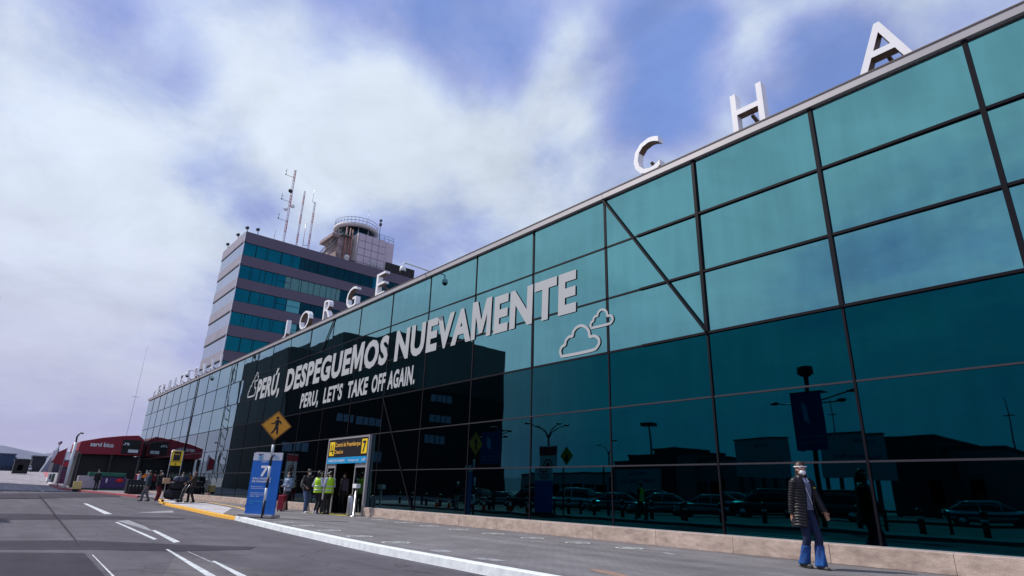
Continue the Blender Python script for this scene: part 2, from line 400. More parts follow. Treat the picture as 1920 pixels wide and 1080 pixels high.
sheet('road', lambda X: (-.6 if X > -300 else -6, max(interp(KER, X)+.3, 8.3 if X < -24 else 0, 10.2 if X < -46 else 0) if X > -60 else .082*-X+3), [x for x in XS if -70 < x < 300], m_road, -.13)
# raised pavement in front of the terminal, with its kerb
pts = [(x, y+.10) for x, y in KER] + [(-25.83, 7.6), (-32.9, 10.1), (-41.3, 11.0), (-47.5, 10.0), (-51.0, 10.0), (-54, 9.6), (-54, 12.3), (60, 12.3)]
mb = MB(); mb.prism([(x, y, -.2) for x, y in pts], (0, 0, .2)); tag(mb.build('pavement', m_walk), kind='structure')
def strip(name, P, wdt, z0, z1, mt, kind='structure', side=1):
    """kerb along a polyline"""
    mb = MB(); P = [Vector((x, y, 0)) for x, y in P]; rings = []
    for i, p in enumerate(P):
        d = (P[min(i+1, len(P)-1)]-P[max(i-1, 0)]).normalized(); nn = Vector((-d.y, d.x, 0))*side*wdt
        rings.append([p+Vector((0, 0, z0+zr(p.x))), p+nn*.12+Vector((0, 0, z1-.012+zr(p.x))), p+nn*.22+Vector((0, 0, z1+zr(p.x))), p+nn+Vector((0, 0, z1+zr(p.x))), p+nn+Vector((0, 0, z0+zr(p.x)))])
    mb.loft(rings, smooth=False); return tag(mb.build(name, mt), kind=kind)
def dense(P, n=6):
    o = []
    for (a, b), (c, d) in zip(P, P[1:]):
        o += [(a+(c-a)*i/n, b+(d-b)*i/n) for i in range(n)]
    return o+[P[-1]]
strip('kerb', dense(KER), .17, -.16, .012, m_kerbw, side=-1)
strip('kerb_yellow', [(-23.3, 7.26), (-25.83, 7.30), (-32.03, 7.80), (-37.82, 8.2), (-44, 9.0), (-48.79, 9.77)], .24, -.15, -.02, m_yellow, side=-1)
strip('kerb_yellow', [(-23.9, 8.3), (-32.9, 10.25), (-41.3, 11.1), (-44.3, 10.75), (-47.5, 9.95), (-48.9, 9.7)], .14, -.01, .006, m_yellow, side=-1)
mb = MB(); mb.prism([(x, y, -.15) for x, y in [(-23.7, 7.7), (-25.8, 7.5), (-32, 7.95), (-37.8, 8.35), (-44, 9.15), (-48.6, 9.75), (-47.5, 9.95), (-44.3, 10.75), (-41.3, 11.1), (-32.9, 10.25), (-24.6, 8.5)]], (0, 0, .105)); tag(mb.build('ramp', m_ramp), kind='structure')
RK = [(-50.5, 9.95), (-54, 9.5), (-58, 8.7), (-64, 6.9), (-69, 5.9), (-80, 5.9), (-100, 6.9), (-120, 8.2), (-150, 10.0), (-185, 12.0), (-230, 14.4)]
strip('kerb_red', RK[1:6], .3, -.16, .02, m_redk, side=-1)
strip('kerb_red', RK[7:], .7, -.16, .06, m_redk, side=-1)
strip('kerb', RK[5:8], .3, -.16, .02, m_ramp, side=-1)
mb = MB(); vs = []
for x, y in RK: vs += [(x, y+.15, zr(x)+.005), (x, y+45, zr(x)+.005)]
mb.add(vs, [(2*i, 2*i+1, 2*i+3, 2*i+2) for i in range(len(RK)-1)])
tag(mb.build('plaza_paving', asphalt('plaza', (.27, .24, .27))), kind='structure')
# painted markings
def mark(name, px, mt, dz=-.124):
    mb = MB(); P = []
    for x, y in px:
        d = ray(x, y); t = 5.0; hd = math.hypot(d.x, d.y)
        while t < 900:
            q = Vector((0, 0, CAMH))+d*(t/hd)
            if q.z < zr(q.x)+dz: break
            t += .05 if t < 60 else .5
        P.append((q.x, q.y, zr(q.x)+dz))
    mb.add(P, [tuple(range(len(P)))]); return tag(mb.build(name, mt), kind='structure')
mark('lane_marking', [(156, 944), (163, 944), (211, 964), (196, 964)], m_white)
mark('lane_marking', [(215, 979), (221, 979), (295, 1011), (288, 1012)], m_white)
mark('lane_marking', [(283, 994), (291, 994), (338, 1016), (326, 1018)], m_white)
mark('lane_marking', [(310, 1030), (316, 1030), (412, 1084), (392, 1084)], m_white)
mark('lane_marking', [(397, 1052), (403, 1052), (470, 1084), (452, 1084)], m_white)
mark('lane_marking', [(350, 1034), (353, 1034), (404, 1056), (398, 1056)], m_worn)
mark('lane_marking', [(172, 1040), (174, 1040), (218, 1084), (213, 1084)], m_white)
mark('lane_marking', [(256, 961), (322, 957), (328, 961), (290, 961.8)], m_worn)
mark('lane_marking', [(220, 977), (240, 975), (272, 987), (287, 996), (282, 996)], m_worn)
mark('lane_marking', [(2, 918), (30, 906), (33, 906), (8, 918)], m_worn)
mark('lane_marking', [(60, 908), (63, 908), (84, 922), (78, 922)], m_worn)
mark('lane_marking', [(95, 907), (98, 907), (140, 922), (133, 922)], m_worn)
mark('lane_marking', [(72, 926), (74, 926), (150, 1020), (146, 1020)], m_shade_tar, -.122)
mark('road_patch_and_shade', [(-300, 927), (-20, 925.5), (235, 924), (225, 932), (120, 934), (-300, 937)], m_shade_tar, -.127)  # dark bands across the road: pole shadows painted as darker sheets
mark('road_patch_and_shade', [(-300, 963), (60, 963), (225, 968), (350, 972), (345, 974), (180, 974), (-300, 977)], m_shade_tar, -.127)
mark('road_patch_and_shade', [(-300, 1015), (150, 1013), (330, 1021), (480, 1026), (470, 1031), (330, 1034), (180, 1031), (-300, 1030)], m_shade_tar, -.127)
mark('road_patch_and_shade', [(-300, 1034), (158, 1037), (205, 1090), (-300, 1090)], m_shade_tar, -.127)  # near left corner: shaded road painted as a darker sheet
mark('road_patch_and_shade', [(330, 1040), (520, 1075), (560, 1090), (300, 1090)], asphalt('patch_b', (.125, .118, .13)), -.1275)
mb = MB(); mb.add([(p.x, p.y, .004) for p in (gp(*q) for q in ((1105, 1066), (1128, 1069), (1150, 1072), (1186, 1082), (1160, 1082), (1132, 1076), (1112, 1071)))], [tuple(range(7))]); tag(mb.build('rust_stain', mat('rust_stain', (.34, .20, .13), .9, vscale=8, col2=(.19, .16, .16), detail=9)), kind='structure')
for P_ in (((1160, 1028), (1200, 1028), (1206, 1029), (1170, 1030)), ((1235, 1035), (1250, 1036), (1272, 1041), (1258, 1041)), ((880, 1047), (905, 1046), (955, 1052), (930, 1053)), ((800, 1032), (835, 1031), (850, 1035), (820, 1036))):
    mb = MB(); mb.add([tuple(gp(*q))[:2]+(.004,) for q in P_], [(0, 1, 2, 3)]); tag(mb.build('paint_stain', m_worn), kind='structure')
# forecourt island behind the viewer (seen in the glass)
mb = MB(); mb.box(-70, 60, -3.4, -.7, -.2, 0.0); tag(mb.build('island', m_walk), kind='structure')
mb = MB(); mb.box(-120, 90, -45, -3.4, -.2, -.10); tag(mb.build('car_park_surface', asphalt('car_park', (.12, .12, .125))), kind='structure')
# floor stickers telling people where to stand: pairs of footprints in a ring
m_stick = mat('sticker_white', (.62, .64, .66), .6, vscale=14, col2=(.34, .34, .36), detail=6)
def sticker(x, y, rad, worn=False):
    c = gp(x, y, 0.0); loc = (c.x, c.y, 0)
    return c
stk = [(532, 979.6, 0), (569, 986, 0), (617.5, 995, 0), (674.5, 1006, 0), (742, 1017.5, 0), (674, 970, 1), (712, 975, 1), (757, 980, 1), (805, 986.5, 1), (860, 993, 1), (925, 1001, 1), (998, 1009, 1), (1083, 1018, 1), (1180, 1028, 1)]
mb = MB()
proto = None
def ring_pts(r, n=28): return [(r*math.cos(2*math.pi*i/n), r*math.sin(2*math.pi*i/n)) for i in range(n)]
def footprint(cx, cy, s):
    return [(cx+s*x, cy+s*y) for x, y in [(-.05, -.14), (.04, -.15), (.055, -.05), (.05, .05), (.06, .12), (.03, .17), (-.03, .17), (-.065, .11), (-.05, 0)]]
where = ['second mark from the blue banner', 'nearest the blue banner', 'third along the kerb row', 'fourth along the kerb row', 'last of the kerb row, largest in view', 'first beside the plinth, right of the door',
         'second along the plinth row', 'third along the plinth row', 'fourth along the plinth row', 'fifth along the plinth row', 'sixth along the plinth row', 'seventh along the plinth row', 'eighth along the plinth row', 'last of the plinth row, nearest the walking woman']
order = [1, 0, 2, 3, 4, 5, 6, 7, 8, 9, 10, 11, 12, 13]
for i, (x, y, far) in enumerate(stk):
    c = gp(x, y, 0.0); t = thing('floor_sticker', 'worn white footprint sticker on the paving, '+where[order[i]] if i not in (0, 1) else 'worn white footprint sticker on the paving, '+('nearest the blue banner' if i == 0 else 'second mark from the blue banner'), 'floor sticker', (c.x, c.y, 0), 0, 'footprint stickers on the paving')
    if proto is None:
        mb = MB(); a = ring_pts(.30); b = ring_pts(.24)
        mb.add([(x_, y_, .005) for x_, y_ in a]+[(x_, y_, .005) for x_, y_ in b], [(k, (k+1) % 28, 28+(k+1) % 28, 28+k) for k in range(28)])
        r1 = mb.build('ring', m_stick); mb = MB()
        for s_x in (-.09, .09): mb.add([(x_*(1 if s_x > 0 else -1)+s_x, y_, .006) for x_, y_ in footprint(0, 0, 1)], [tuple(range(9))])
        r2 = mb.build('footprints', m_stick); proto = (r1, r2); r1.parent = t; r2.parent = t
    else:
        for r in proto: q = r.copy(); COL.objects.link(q); q.parent = t

# ------------------------------------------------------------------ terminal building
CX = [-1.3, -4.16, -7.14, -10.14, -13.2, -16.27, -19.33, -22.35, -25.37, -28.34, -31.23, -34.12, -36.96, -39.75, -42.45]
COLX = [10.2, 7.3, 4.4, 1.55] + CX
while COLX[-1] > -74: COLX.append(COLX[-1]-2.88)
COLX[-1] = -74.1
RZ = [9.30, 7.79, 6.24, 4.71, 3.22, 1.76, .335]
DX0, DX1 = -26.95, -22.97                                   # entrance
ter = thing('terminal_building', 'long terminal with teal mirror glass front, metal coping and granite plinth', 'building', (-20, FY, 0))
mb = MB(); xl, xr_ = COLX[-1], COLX[0]
mb.box(DX1, xr_, FY+.12, FY+50, 0, 9.35); mb.box(xl, DX0, FY+.12, FY+50, 0, 9.35); mb.box(DX0, DX1, FY+.12, FY+50, 2.62, 9.35); mb.box(DX0, DX1, FY+6, FY+50, 0, 2.62)
mb.build('core', m_body, ter)
mb = MB(); mb.box(DX0+.01, DX1-.01, FY-.1, FY+6, -.05, .012); mb.build('entrance_floor', mat('entrance_floor', (.10, .09, .09), .3), ter)
mb = MB()
for a, b in zip(COLX, COLX[2:]+[None]): pass
xs = [xr_] + [x for i, x in enumerate(COLX[1:-1]) if i % 4 == 2] + [xl]
for a, b in zip(xs, xs[1:]): mb.box(b+.006, a-.006, FY-.11, FY+.5, 9.33, 9.50)
mb.build('coping', m_cap, ter)
mb = MB(); mb.box(xl-.02, xr_, FY-.125, FY+.52, 9.50, 9.53); mb.build('coping_lip', mat('lip_brown', (.12, .09, .08), .5), ter)
mb = MB(); mb.box(xl, xr_, FY+.5, FY+50, 9.33, 9.40); mb.build('roof', mat('roof_felt', (.2, .2, .2), .9), ter)
# plinth in slabs
mbs = [MB(), MB()]; x = xr_
while x > xl+.5:
    x2 = max(x-1.9, xl)
    for a, b in ((x, x2),):
        segs = [(a, b)]
        if b < DX1+.02 and a > DX0-.02: segs = [s for s in ((a, max(b, DX1+.03)), (min(a, DX0-.03), b)) if s[0]-s[1] > .02 and not (s[0] <= DX1+.02 and s[1] >= DX0-.02)]
        for s0, s1 in segs: mbs[0 if s1 > -24.5 else 1].box(s1+.0025, s0-.0025, FY-.13+random.uniform(-.004, .004), FY+.11, 0.0, .325)
    x = x2
for q in mbs: q.build('plinth', m_plinth, ter, bevel=.008)
MB().box(xl, DX0-.03, FY-.06, FY+.1, .326, .345).build('sill', m_cap, ter)
mb = MB(); mb.box(DX1+.03, xr_, FY-.06, FY+.1, .326, .345); mb.build('sill', m_cap, ter)
# glass panels, each very slightly out of true
panes = []
for i in range(len(COLX)-1):
    for r in range(6):
        a, b = COLX[i+1], COLX[i]; z1, z0 = RZ[r], RZ[r+1]; spans = [(a, b)]
        if r >= 4 or r == 3:
            if r >= 4:
                if a < DX1 and b > DX0: spans = [s for s in ((a, DX0), (DX1, b)) if s[1]-s[0] > .1]
            elif a < DX1 and b > DX0: z0 = RZ[r+1]
        for a, b in spans:
            area = 0
            q = [pj((u, FY, v)) for u, v in ((a, z0), (b, z0), (b, z1), (a, z1))]
            for k in range(4): area += q[k][0]*q[(k+1) % 4][1]-q[(k+1) % 4][0]*q[k][1]
            if q[0][0] > 1915: area = 0
            panes.append((abs(area), a, b, z0, z1, r))
panes.sort(key=lambda t: -t[0])
def pane(mb, a, b, z0, z1):
    tx = random.gauss(0, .002); tz = random.gauss(0, .002); cx, cz = (a+b)/2, (z0+z1)/2
    g = .008; P = []
    for yy in (0, .02):
        for u, v in ((a+g, z0+g), (b-g, z0+g), (b-g, z1-g), (a+g, z1-g)): P.append((u, FY+yy+(u-cx)*tx+(v-cz)*tz, v))
    mb.add(P, [(0, 1, 2, 3), (7, 6, 5, 4), (0, 4, 5, 1), (1, 5, 6, 2), (2, 6, 7, 3), (3, 7, 4, 0)])
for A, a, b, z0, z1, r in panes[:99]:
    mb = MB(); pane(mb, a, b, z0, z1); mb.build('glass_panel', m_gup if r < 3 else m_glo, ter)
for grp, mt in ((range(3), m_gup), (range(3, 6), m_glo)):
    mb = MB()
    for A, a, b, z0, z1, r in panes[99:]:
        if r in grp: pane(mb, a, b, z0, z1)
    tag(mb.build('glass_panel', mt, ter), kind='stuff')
# mullions: thick above, slim below
mb = MB(); yb = FY-.012
for x in COLX[:-1]:
    k = .040 if x > -15 else (.03 if x > -24 else (.018 if x > -38 else .010)); kd = .05 if x > -9 else .006
    mb.box(x-k, x+k, yb-kd, yb+.1, RZ[3], 9.325)
    if not (DX0 < x < DX1): mb.box(x-min(k, .022), x+min(k, .022), yb-min(kd, .02), yb+.1, .35, RZ[3]-.03)
    else: mb.box(x-.022, x+.022, yb-.02, yb+.1, 3.3, RZ[3]-.03)
for z in RZ[1:4]: mb.box(-9, xr_, yb-.042, yb+.09, z-.028, z+.028); mb.box(-18, -9, yb-.006, yb+.09, z-.027, z+.027); mb.box(xl, -18, yb-.006, yb+.09, z-.022, z+.022)
mb.build('mullion', m_frame, ter)
m_frame2 = mat('mullion_slim', (.05, .045, .055), .35, metal=.4)
mb = MB()
for z in RZ[4:6]:
    for a, b in (((xl, xr_),) if z > 3.2 else ((xl, DX0), (DX1, xr_))): mb.box(a, b, yb-.012, yb+.08, z-.018, z+.018)
mb.build('transom', m_frame2, ter)
for a, b, kk in (((-10.14, 9.3), (-7.14, 4.73), .045), ((-28.34, 9.3), (-29.4, 7.82), .018), ((-22.35, 4.70), (-19.45, .36), .018)):
    mb = MB(); mb.bar((a[0], yb-.035, a[1]), (b[0], yb-.035, b[1]), .05, kk*2, (0, 1, 0)); mb.build('diagonal_brace', m_frame, ter)
mb = MB(); mb.bar((-54.3, yb-.04, 9.3), (-54.3, yb-.01, .4), .04, .10, (1, 0, 0)); mb.build('expansion_joint', m_frame, ter)
mb = MB()                                                   # handrail on the far end of the roof
P = [(-73.9, FY+.3, 9.5), (-73.9, FY+.3, 10.35), (-71.0, FY+.3, 10.35), (-71.0, FY+.3, 9.5)]
mb.tube(P, .035, 6); mb.tube([(-73.9, FY+.3, 9.95), (-71, FY+.3, 9.95)], .03, 6); mb.tube([(-73.9, FY+.3, 10.35), (-73.9, FY+8, 10.35)], .035, 6); mb.build('roof_railing', m_steel, ter)

# entrance portal with its sign
en = thing('entrance_door', 'steel framed sliding entrance door with yellow lettered sign above', 'door', (-24.7, 11.9, 0))
m_port = mat('portal_metal', (.48, .46, .48), .4, metal=.5)
y0, y1 = 12.02, 12.135
mb = MB(); mb.box(DX0, DX0+.10, y0, y1, 0, 3.12); mb.box(DX1-.10, DX1, y0, y1, 0, 3.12); mb.box(DX0, DX1, y0, y1, 3.121, 3.19); mb.build('portal_frame', m_port, en)
mb = MB(); mb.box(DX0+.11, DX1-.11, y0+.02, y1-.02, 2.34, 3.115); sgn = mb.build('sign_board', mat('sign_black', (.012, .010, .014), .4), en)
mb = MB(); mb.box(DX0+.10, DX1-.10, y0-.015, y1-.04, 2.07, 2.335); strp = mb.build('sign_strip', mat('sign_cyan', (.01, .30, .62), .45), en)
m_sy = mat('sign_yellow', (.90, .62, .02), .45); m_so = mat('sign_orange', (.92, .50, .08), .45)
yf = y0+.015
mb = MB(); mb.box(-26.76, -26.26, yf-.004, yf, 2.42, 3.03); mb.build('pictogram_board', m_sy, en)
mb = MB()
for (cx, cz) in ((-26.62, 2.90), (-26.42, 2.90)):
    mb.ell((cx, yf-.006, cz), (.035, .003, .035), 10, 6); mb.box(cx-.035, cx+.035, yf-.009, yf-.005, 2.68, 2.855)
mb.box(-26.69, -26.34, yf-.009, yf-.005, 2.60, 2.66); mb.prism([(-26.44, yf-.005, 2.60), (-26.34, yf-.005, 2.60), (-26.38, yf-.005, 2.46), (-26.46, yf-.005, 2.5)], (0, -.004, 0)); mb.build('pictogram', m_black, en)
mb = MB(); mb.box(-23.64, -23.16, yf-.004, yf, 2.45, 3.05); mb.build('number_board', m_sy, en)
text('7', (-23.54, yf-.008, 2.52), (1, 0, 0), (0, 0, 1), .28, .46, m_black, 'number', en, bold=.03)
text('Control de Preembarque', (-26.20, yf-.006, 2.80), (1, 0, 0), (0, 0, 1), 2.44, .19, m_so, 'lettering', en, bold=.012)
text('Check-in', (-26.20, yf-.006, 2.50), (1, 0, 0), (0, 0, 1), .85, .17, m_so, 'lettering', en, bold=.012)
text('INGRESO SOLO PASAJEROS', (-26.64, y0-.02, 2.15), (1, 0, 0), (0, 0, 1), 1.6, .10, m_wpaint, 'lettering', en, bold=.01)
text('Passengers only', (-24.69, y0-.02, 2.15), (1, 0, 0), (0, 0, 1), .95, .10, m_wpaint, 'lettering', en)
text('LAP', (-23.44, y0-.02, 2.15), (1, 0, 0), (0, 0, 1), .30, .11, m_wpaint, 'lettering', en, bold=.01)
m_clear = mat('door_glass', (.05, .12, .12), .02, trans=.0, spec=.9); m_clear = glass('door_glass_tint', (.02, .07, .07), (.3, .45, .45))
for (a, b) in ((DX0+.12, -25.98), (-24.12, DX1-.12)):
    lf = MB(); zt = 2.06
    lf.box(a, a+.07, 12.06, 12.10, .02, zt); lf.box(b-.07, b, 12.06, 12.10, .02, zt); lf.box(a+.071, b-.071, 12.06, 12.10, zt-.17, zt); lf.box(a+.071, b-.071, 12.06, 12.10, .02, .12)
    leaf = lf.build('door_leaf', m_port, en); gl = MB(); gl.box(a+.071, b-.071, 12.07, 12.09, .121, zt-.171); gl.build('door_glass', m_clear, leaf)
mb = MB(); mb.box(DX0+.3, DX1-.3, 11.3, 12.0, .0, .006); mb.build('yellow_line', mat('thresh_yellow', (.50, .44, .06), .7, vscale=9, col2=(.25, .23, .08)), en)
# litter bin and sanitiser post by the door
t = thing('waste_bin', 'cylindrical brushed steel waste bin beside the entrance door', 'bin', (-23.35, 11.7, 0))
mb = MB(); mb.lathe((-23.35, 11.7, 0), [(.15, .02), (.16, .04), (.16, .72), (.15, .74), (.14, .72)]); mb.build('bin_body', m_steel, t)
mb = MB(); mb.lathe((-23.35, 11.7, 0), [(.14, 0), (.14, .025)]); mb.lathe((-23.35, 11.7, 0), [(.145, .745), (.145, .78), (.06, .80)]); mb.build('rim', m_blackm, t)
t = thing('sanitiser_post', 'slim grey post with a small white dispenser box right of the entrance door', 'dispenser', (-22.85, 11.6, 0))
mb = MB(); mb.lathe((-22.85, 11.6, 0), [(.16, .0), (.16, .02), (.045, .035), (.04, 1.05)], 14); mb.build('post', m_steel, t)
mb = MB(); mb.box(-23.02, -22.68, 11.5, 11.68, 1.06, 1.22); mb.build('dispenser_box', m_wpaint, t, bevel=.01)

# ------------------------------------------------------------------ lettering on the glass
yl = FY-.024
def letter_pair(parent, s, X0, X1, z, h, bold, shear, nm='word'):
    o = text(s, (X0, yl, z), (1, 0, 0), (0, 0, 1), X1-X0-shear*h, h, m_vinyl, nm, parent, depth=.010, bold=bold, shear=shear)
    o.data.materials.append(m_vinyl2)
    for p in o.data.polygons:
        if p.normal.y > -.7: p.material_index = 1
    return o
sl = thing('slogan_lettering', 'large white slogan in capitals across the upper glass', 'lettering', (-25, FY, 6.2))
letter_pair(sl, 'PER\u00da,', -38.85, -34.75, 6.20, 1.20, .042, .10)
letter_pair(sl, 'DESPEGUEMOS', -33.95, -22.3, 6.20, 1.22, .042, .05)
letter_pair(sl, 'NUEVAMENTE', -21.75, -11.27, 6.19, 1.25, .042, .03)
s2 = thing('slogan_lettering', 'smaller white slogan line in English below the large one', 'lettering', (-25, FY, 5.0))
letter_pair(s2, 'PERU,', -31.35, -29.0, 5.02, .74, .035, .08); letter_pair(s2, "LET'S", -28.45, -26.35, 5.02, .74, .035, .06)
letter_pair(s2, 'TAKE', -25.85, -23.85, 5.02, .74, .042, .05); letter_pair(s2, 'OFF', -23.5, -22.3, 5.02, .74, .035, .04); letter_pair(s2, 'AGAIN.', -22.1, -19.95, 5.02, .74, .035, .04)
def cloud(x0, x1, z0, z1, wd, label):
    A = [(0.10, 0), (.80, 0), (.93, .08), (.985, .22), (.96, .38), (.87, .48), (.76, .50), (.745, .68), (.67, .86), (.55, .96), (.43, .93), (.345, .80), (.325, .66), (.235, .66), (.15, .55), (.125, .40), (.05, .36), (.0, .22), (.02, .08)]
    # round the corners: treat lobes as arcs
    P = []
    n = len(A)
    for i in range(n):
        p0, p1, p2, p3 = A[i-1], A[i], A[(i+1) % n], A[(i+2) % n]
        for k in range(4):
            t = k/4; q = []
            for c in (0, 1):
                q.append(.5*((2*p1[c])+(-p0[c]+p2[c])*t+(2*p0[c]-5*p1[c]+4*p2[c]-p3[c])*t*t+(-p0[c]+3*p1[c]-3*p2[c]+p3[c])*t**3))
            P.append(q)
    W_, H_ = x1-x0, z1-z0; P = [(x0+p[0]*W_, z0+p[1]*H_) for p in P]; n = len(P); out = []; inn = []
    for i in range(n):
        a, b = Vector(P[i-1]), Vector(P[(i+1) % n]); d = (b-a).normalized(); nn = Vector((-d.y, d.x))
        out.append(Vector(P[i])-nn*wd/2); inn.append(Vector(P[i])+nn*wd/2)
    mb = MB(); vs = []
    for yy in (yl-.01, yl): vs += [(p.x, yy, p.y) for p in out]+[(p.x, yy, p.y) for p in inn]
    fs = []
    for i in range(n):
        j = (i+1) % n; fs += [(i, j, n+j, n+i), (2*n+j, 2*n+i, 3*n+i, 3*n+j), (j, i, 2*n+i, 2*n+j), (n+i, n+j, 3*n+j, 3*n+i)]
    mb.add(vs, fs); o_ = mb.build('cloud_outline', m_vinyl); o_.data.materials.append(m_vinyl2)
    for p in o_.data.polygons:
        if p.normal.y > -.7: p.material_index = 1
    return tag(o_, label, 'cloud decal', 'cloud outlines beside the slogan')
cloud(-11.95, -10.42, 4.86, 5.68, .085, 'larger white cloud outline on the glass right of the slogan')
cloud(-10.75, -9.93, 5.50, 5.98, .07, 'smaller white cloud outline crossing a mullion right of the slogan')
cloud(-40.45, -39.0, 6.45, 7.5, .10, 'larger white cloud outline on the glass left of the slogan')
cloud(-39.65, -38.9, 7.40, 7.95, .08, 'smaller white cloud outline just above the first slogan letter')

# rooftop letters on struts
m_strut = mat('strut_brown', (.10, .06, .04), .6); m_inner = m_lwhite
def roof_letter(ch, x0, x1, label, h=1.12, bold=0.0, k=0, dep=.24):
    t = thing('rooftop_letter', label, 'letter', ((x0+x1)/2, FY+.15, 9.53), 0, 'white capital letters standing on the terminal roof edge')
    o = text(ch, (x0, FY+.34, 9.64), (1, 0, 0), (0, 0, 1), x1-x0, h, m_lwhite, 'letter_body', t, depth=.0, bold=bold, fit=True)
    o2 = o.data; bm = bmesh.new(); bm.from_mesh(o2)
    r = bmesh.ops.extrude_face_region(bm, geom=list(bm.faces)); vs = [e for e in r['geom'] if isinstance(e, bmesh.types.BMVert)]
    bmesh.ops.translate(bm, verts=vs, vec=(0, -dep, 0)); bmesh.ops.recalc_face_normals(bm, faces=bm.faces); bm.to_mesh(o2); bm.free()
    o2.materials.append(m_strut)
    for p in o2.polygons:
        if p.normal.z < -.25 or (p.normal.y > .5): p.material_index = 1  # undersides and backs browned: their shade is put into the colour
    mb = MB(); xm = (x0+x1)/2
    mb.bar((xm, FY+.34, 10.1), (xm+.15, FY+1.6, 9.45), .07, .07); mb.bar((xm-.15, FY+.3, 9.5), (xm-.15, FY+.3, 9.66), .05, .05); mb.build('strut', m_strut, t)
    mb = MB(); mb.bar((x0-.15, FY+.42, 9.56), (x1+.15, FY+.42, 9.56), .08, .08); mb.build('base_rail', m_strut, t)
roof_letter('A', -3.12, -2.10, 'white letter A on the roof edge, nearest and largest, right of the H')
roof_letter('H', -6.02, -5.20, 'white letter H on the roof edge between the C and the large A')
roof_letter('C', -9.10, -8.22, 'white letter C on the roof edge, left of the H and A')
roof_letter('E', -24.38, -23.55, 'white roof letter E before the office block, right of the G', bold=-.01)
roof_letter('G', -27.5, -26.4, 'white roof letter G before the office block, left of the E', bold=-.01)
roof_letter('R', -30.3, -29.35, 'white roof letter R before the office block, between O and G', bold=-.01)
roof_letter('O', -33.6, -32.2, 'white roof letter O before the office block, between J and R', bold=-.012)
roof_letter('J', -36.1, -35.6, 'white letter J on the roof edge, leftmost of the five before the office block', bold=-.01)
nm = 'second third fourth fifth sixth seventh eighth ninth tenth'.split()
for i, (ch, x) in enumerate(zip('LANOICANRE', (-49.42, -52.04, -54.39, -56.91, -59.53, -61.95, -64.5, -66.8, -69.2, -71.4))):
    wd = .18 if ch == 'I' else .62
    same = {1: 'right-hand A, next to the final L', 6: 'left-hand A, before the C', 2: 'right-hand N, before the last A', 7: 'left-hand N, after the R'}.get(i, 'seen edge-on')
    roof_letter(ch, x-wd/2, x+wd/2, 'white letter %s of the far roof row, %s' % (ch, same), bold=-.02, dep=.14)
# roof cameras on arms
def cctv(X, Z, reach, label, s=1.0):
    t = thing('security_camera', label, 'camera', (X, FY, Z), 0, 'cameras on arms over the roof edge')
    mb = MB(); y = FY-reach
    mb.tube([(X+.05, FY+.5, 9.5), (X+.05, FY+.5, Z+.22*s), (X+.02, FY+.1, Z+.30*s), (X, y+.15, Z+.34*s), (X, y+.03, Z+.31*s), (X, y, Z+.2*s)], .028*s, 8); mb.build('arm', m_wpaint, t)
    mb = MB(); mb.lathe((X, y, Z), [(.04*s, .2*s), (.10*s, .15*s), (.115*s, .03*s), (.10*s, 0)], 14); mb.build('housing', m_wpaint, t)
    mb = MB(); mb.ell((X, y, Z-.0*s), (.09*s, .09*s, .085*s), 12, 8); mb.build('dome', m_blackm, t)
cctv(-19.9, 9.42, 1.05, 'white dome camera on a long arm reaching over the roof edge, right of the E', 1.15)
cctv(-54.2, 9.45, .95, 'small dome camera on an arm among the far edge-on roof letters', 1.5)
# ------------------------------------------------------------------ office block behind the terminal
TX, TY, TX2, TY2, TZ = -87.3, 21.88, -98.6, 58.0, 36.95
m_band_shaded = mat('band_panel_shaded', (.105, .088, .125), .45, metal=.2, var=.06, vscale=.25)  # darker copy of the panel: shade of this face is in the colour
m_band_lit = mat('band_panel_lit', (.31, .29, .34), .5, metal=.15, var=.08, vscale=.4)  # paler copy of the same panel: sunlight put into the colour
m_sideglass = mat('side_glazing', (.30, .35, .46), .2, metal=.55, var=.12, vscale=.6, stretch=(3, 1, .4))  # pale lavender: mirrored sky put into the glass colour
ob = thing('office_building', 'dark banded office block with teal ribbon windows rising behind the terminal', 'building', ((TX+TX2)/2, (TY+TY2)/2, 0))
mb = MB(); mb.box(TX2+.2, TX-.25, TY+.25, TY2-.2, 0, TZ-.8); mb.build('core', m_body, ob)
WIN = [(35.24, 33.2), (31.65, 29.59), (28.07, 26.08), (24.48, 22.51), (20.95, 18.84), (17.33, 15.3), (13.8, 11.8), (10.2, 8.2), (6.7, 4.7)]
tops = [TZ]+[a[1] for a in WIN]; bots = [a[0] for a in WIN]+[0]
for zt, zb in zip(tops, bots):
    mb = MB(); mb.box(TX-.3, TX, TY+.02, TY2, zb, zt); mb.build('wall_band', m_band_shaded, ob)
    mb = MB(); mb.box(TX2, TX-.002, TY-.05, TY+.25, zb+.16, zt); mb.build('side_band', m_band_lit, ob)
for zt, zb in zip(tops, bots): MB().box(TX2-.15, TX+.05, TY-.02, TY+.2, zb-.02, zb+.158).build('shadow_gap', m_black, ob)
mb = MB(); mb.box(TX-.03, TX+.04, TY-.07, TY+.02, 0, TZ); mb.build('corner_trim', m_wpaint, ob)
mb = MB(); mb.box(TX2+.1, TX-.3, TY+.2, TY2-.1, TZ-.8, TZ-.7); mb.build('roof', mat('roof_gravel', (.2, .2, .2), .9), ob)
rs = random.Random(5)
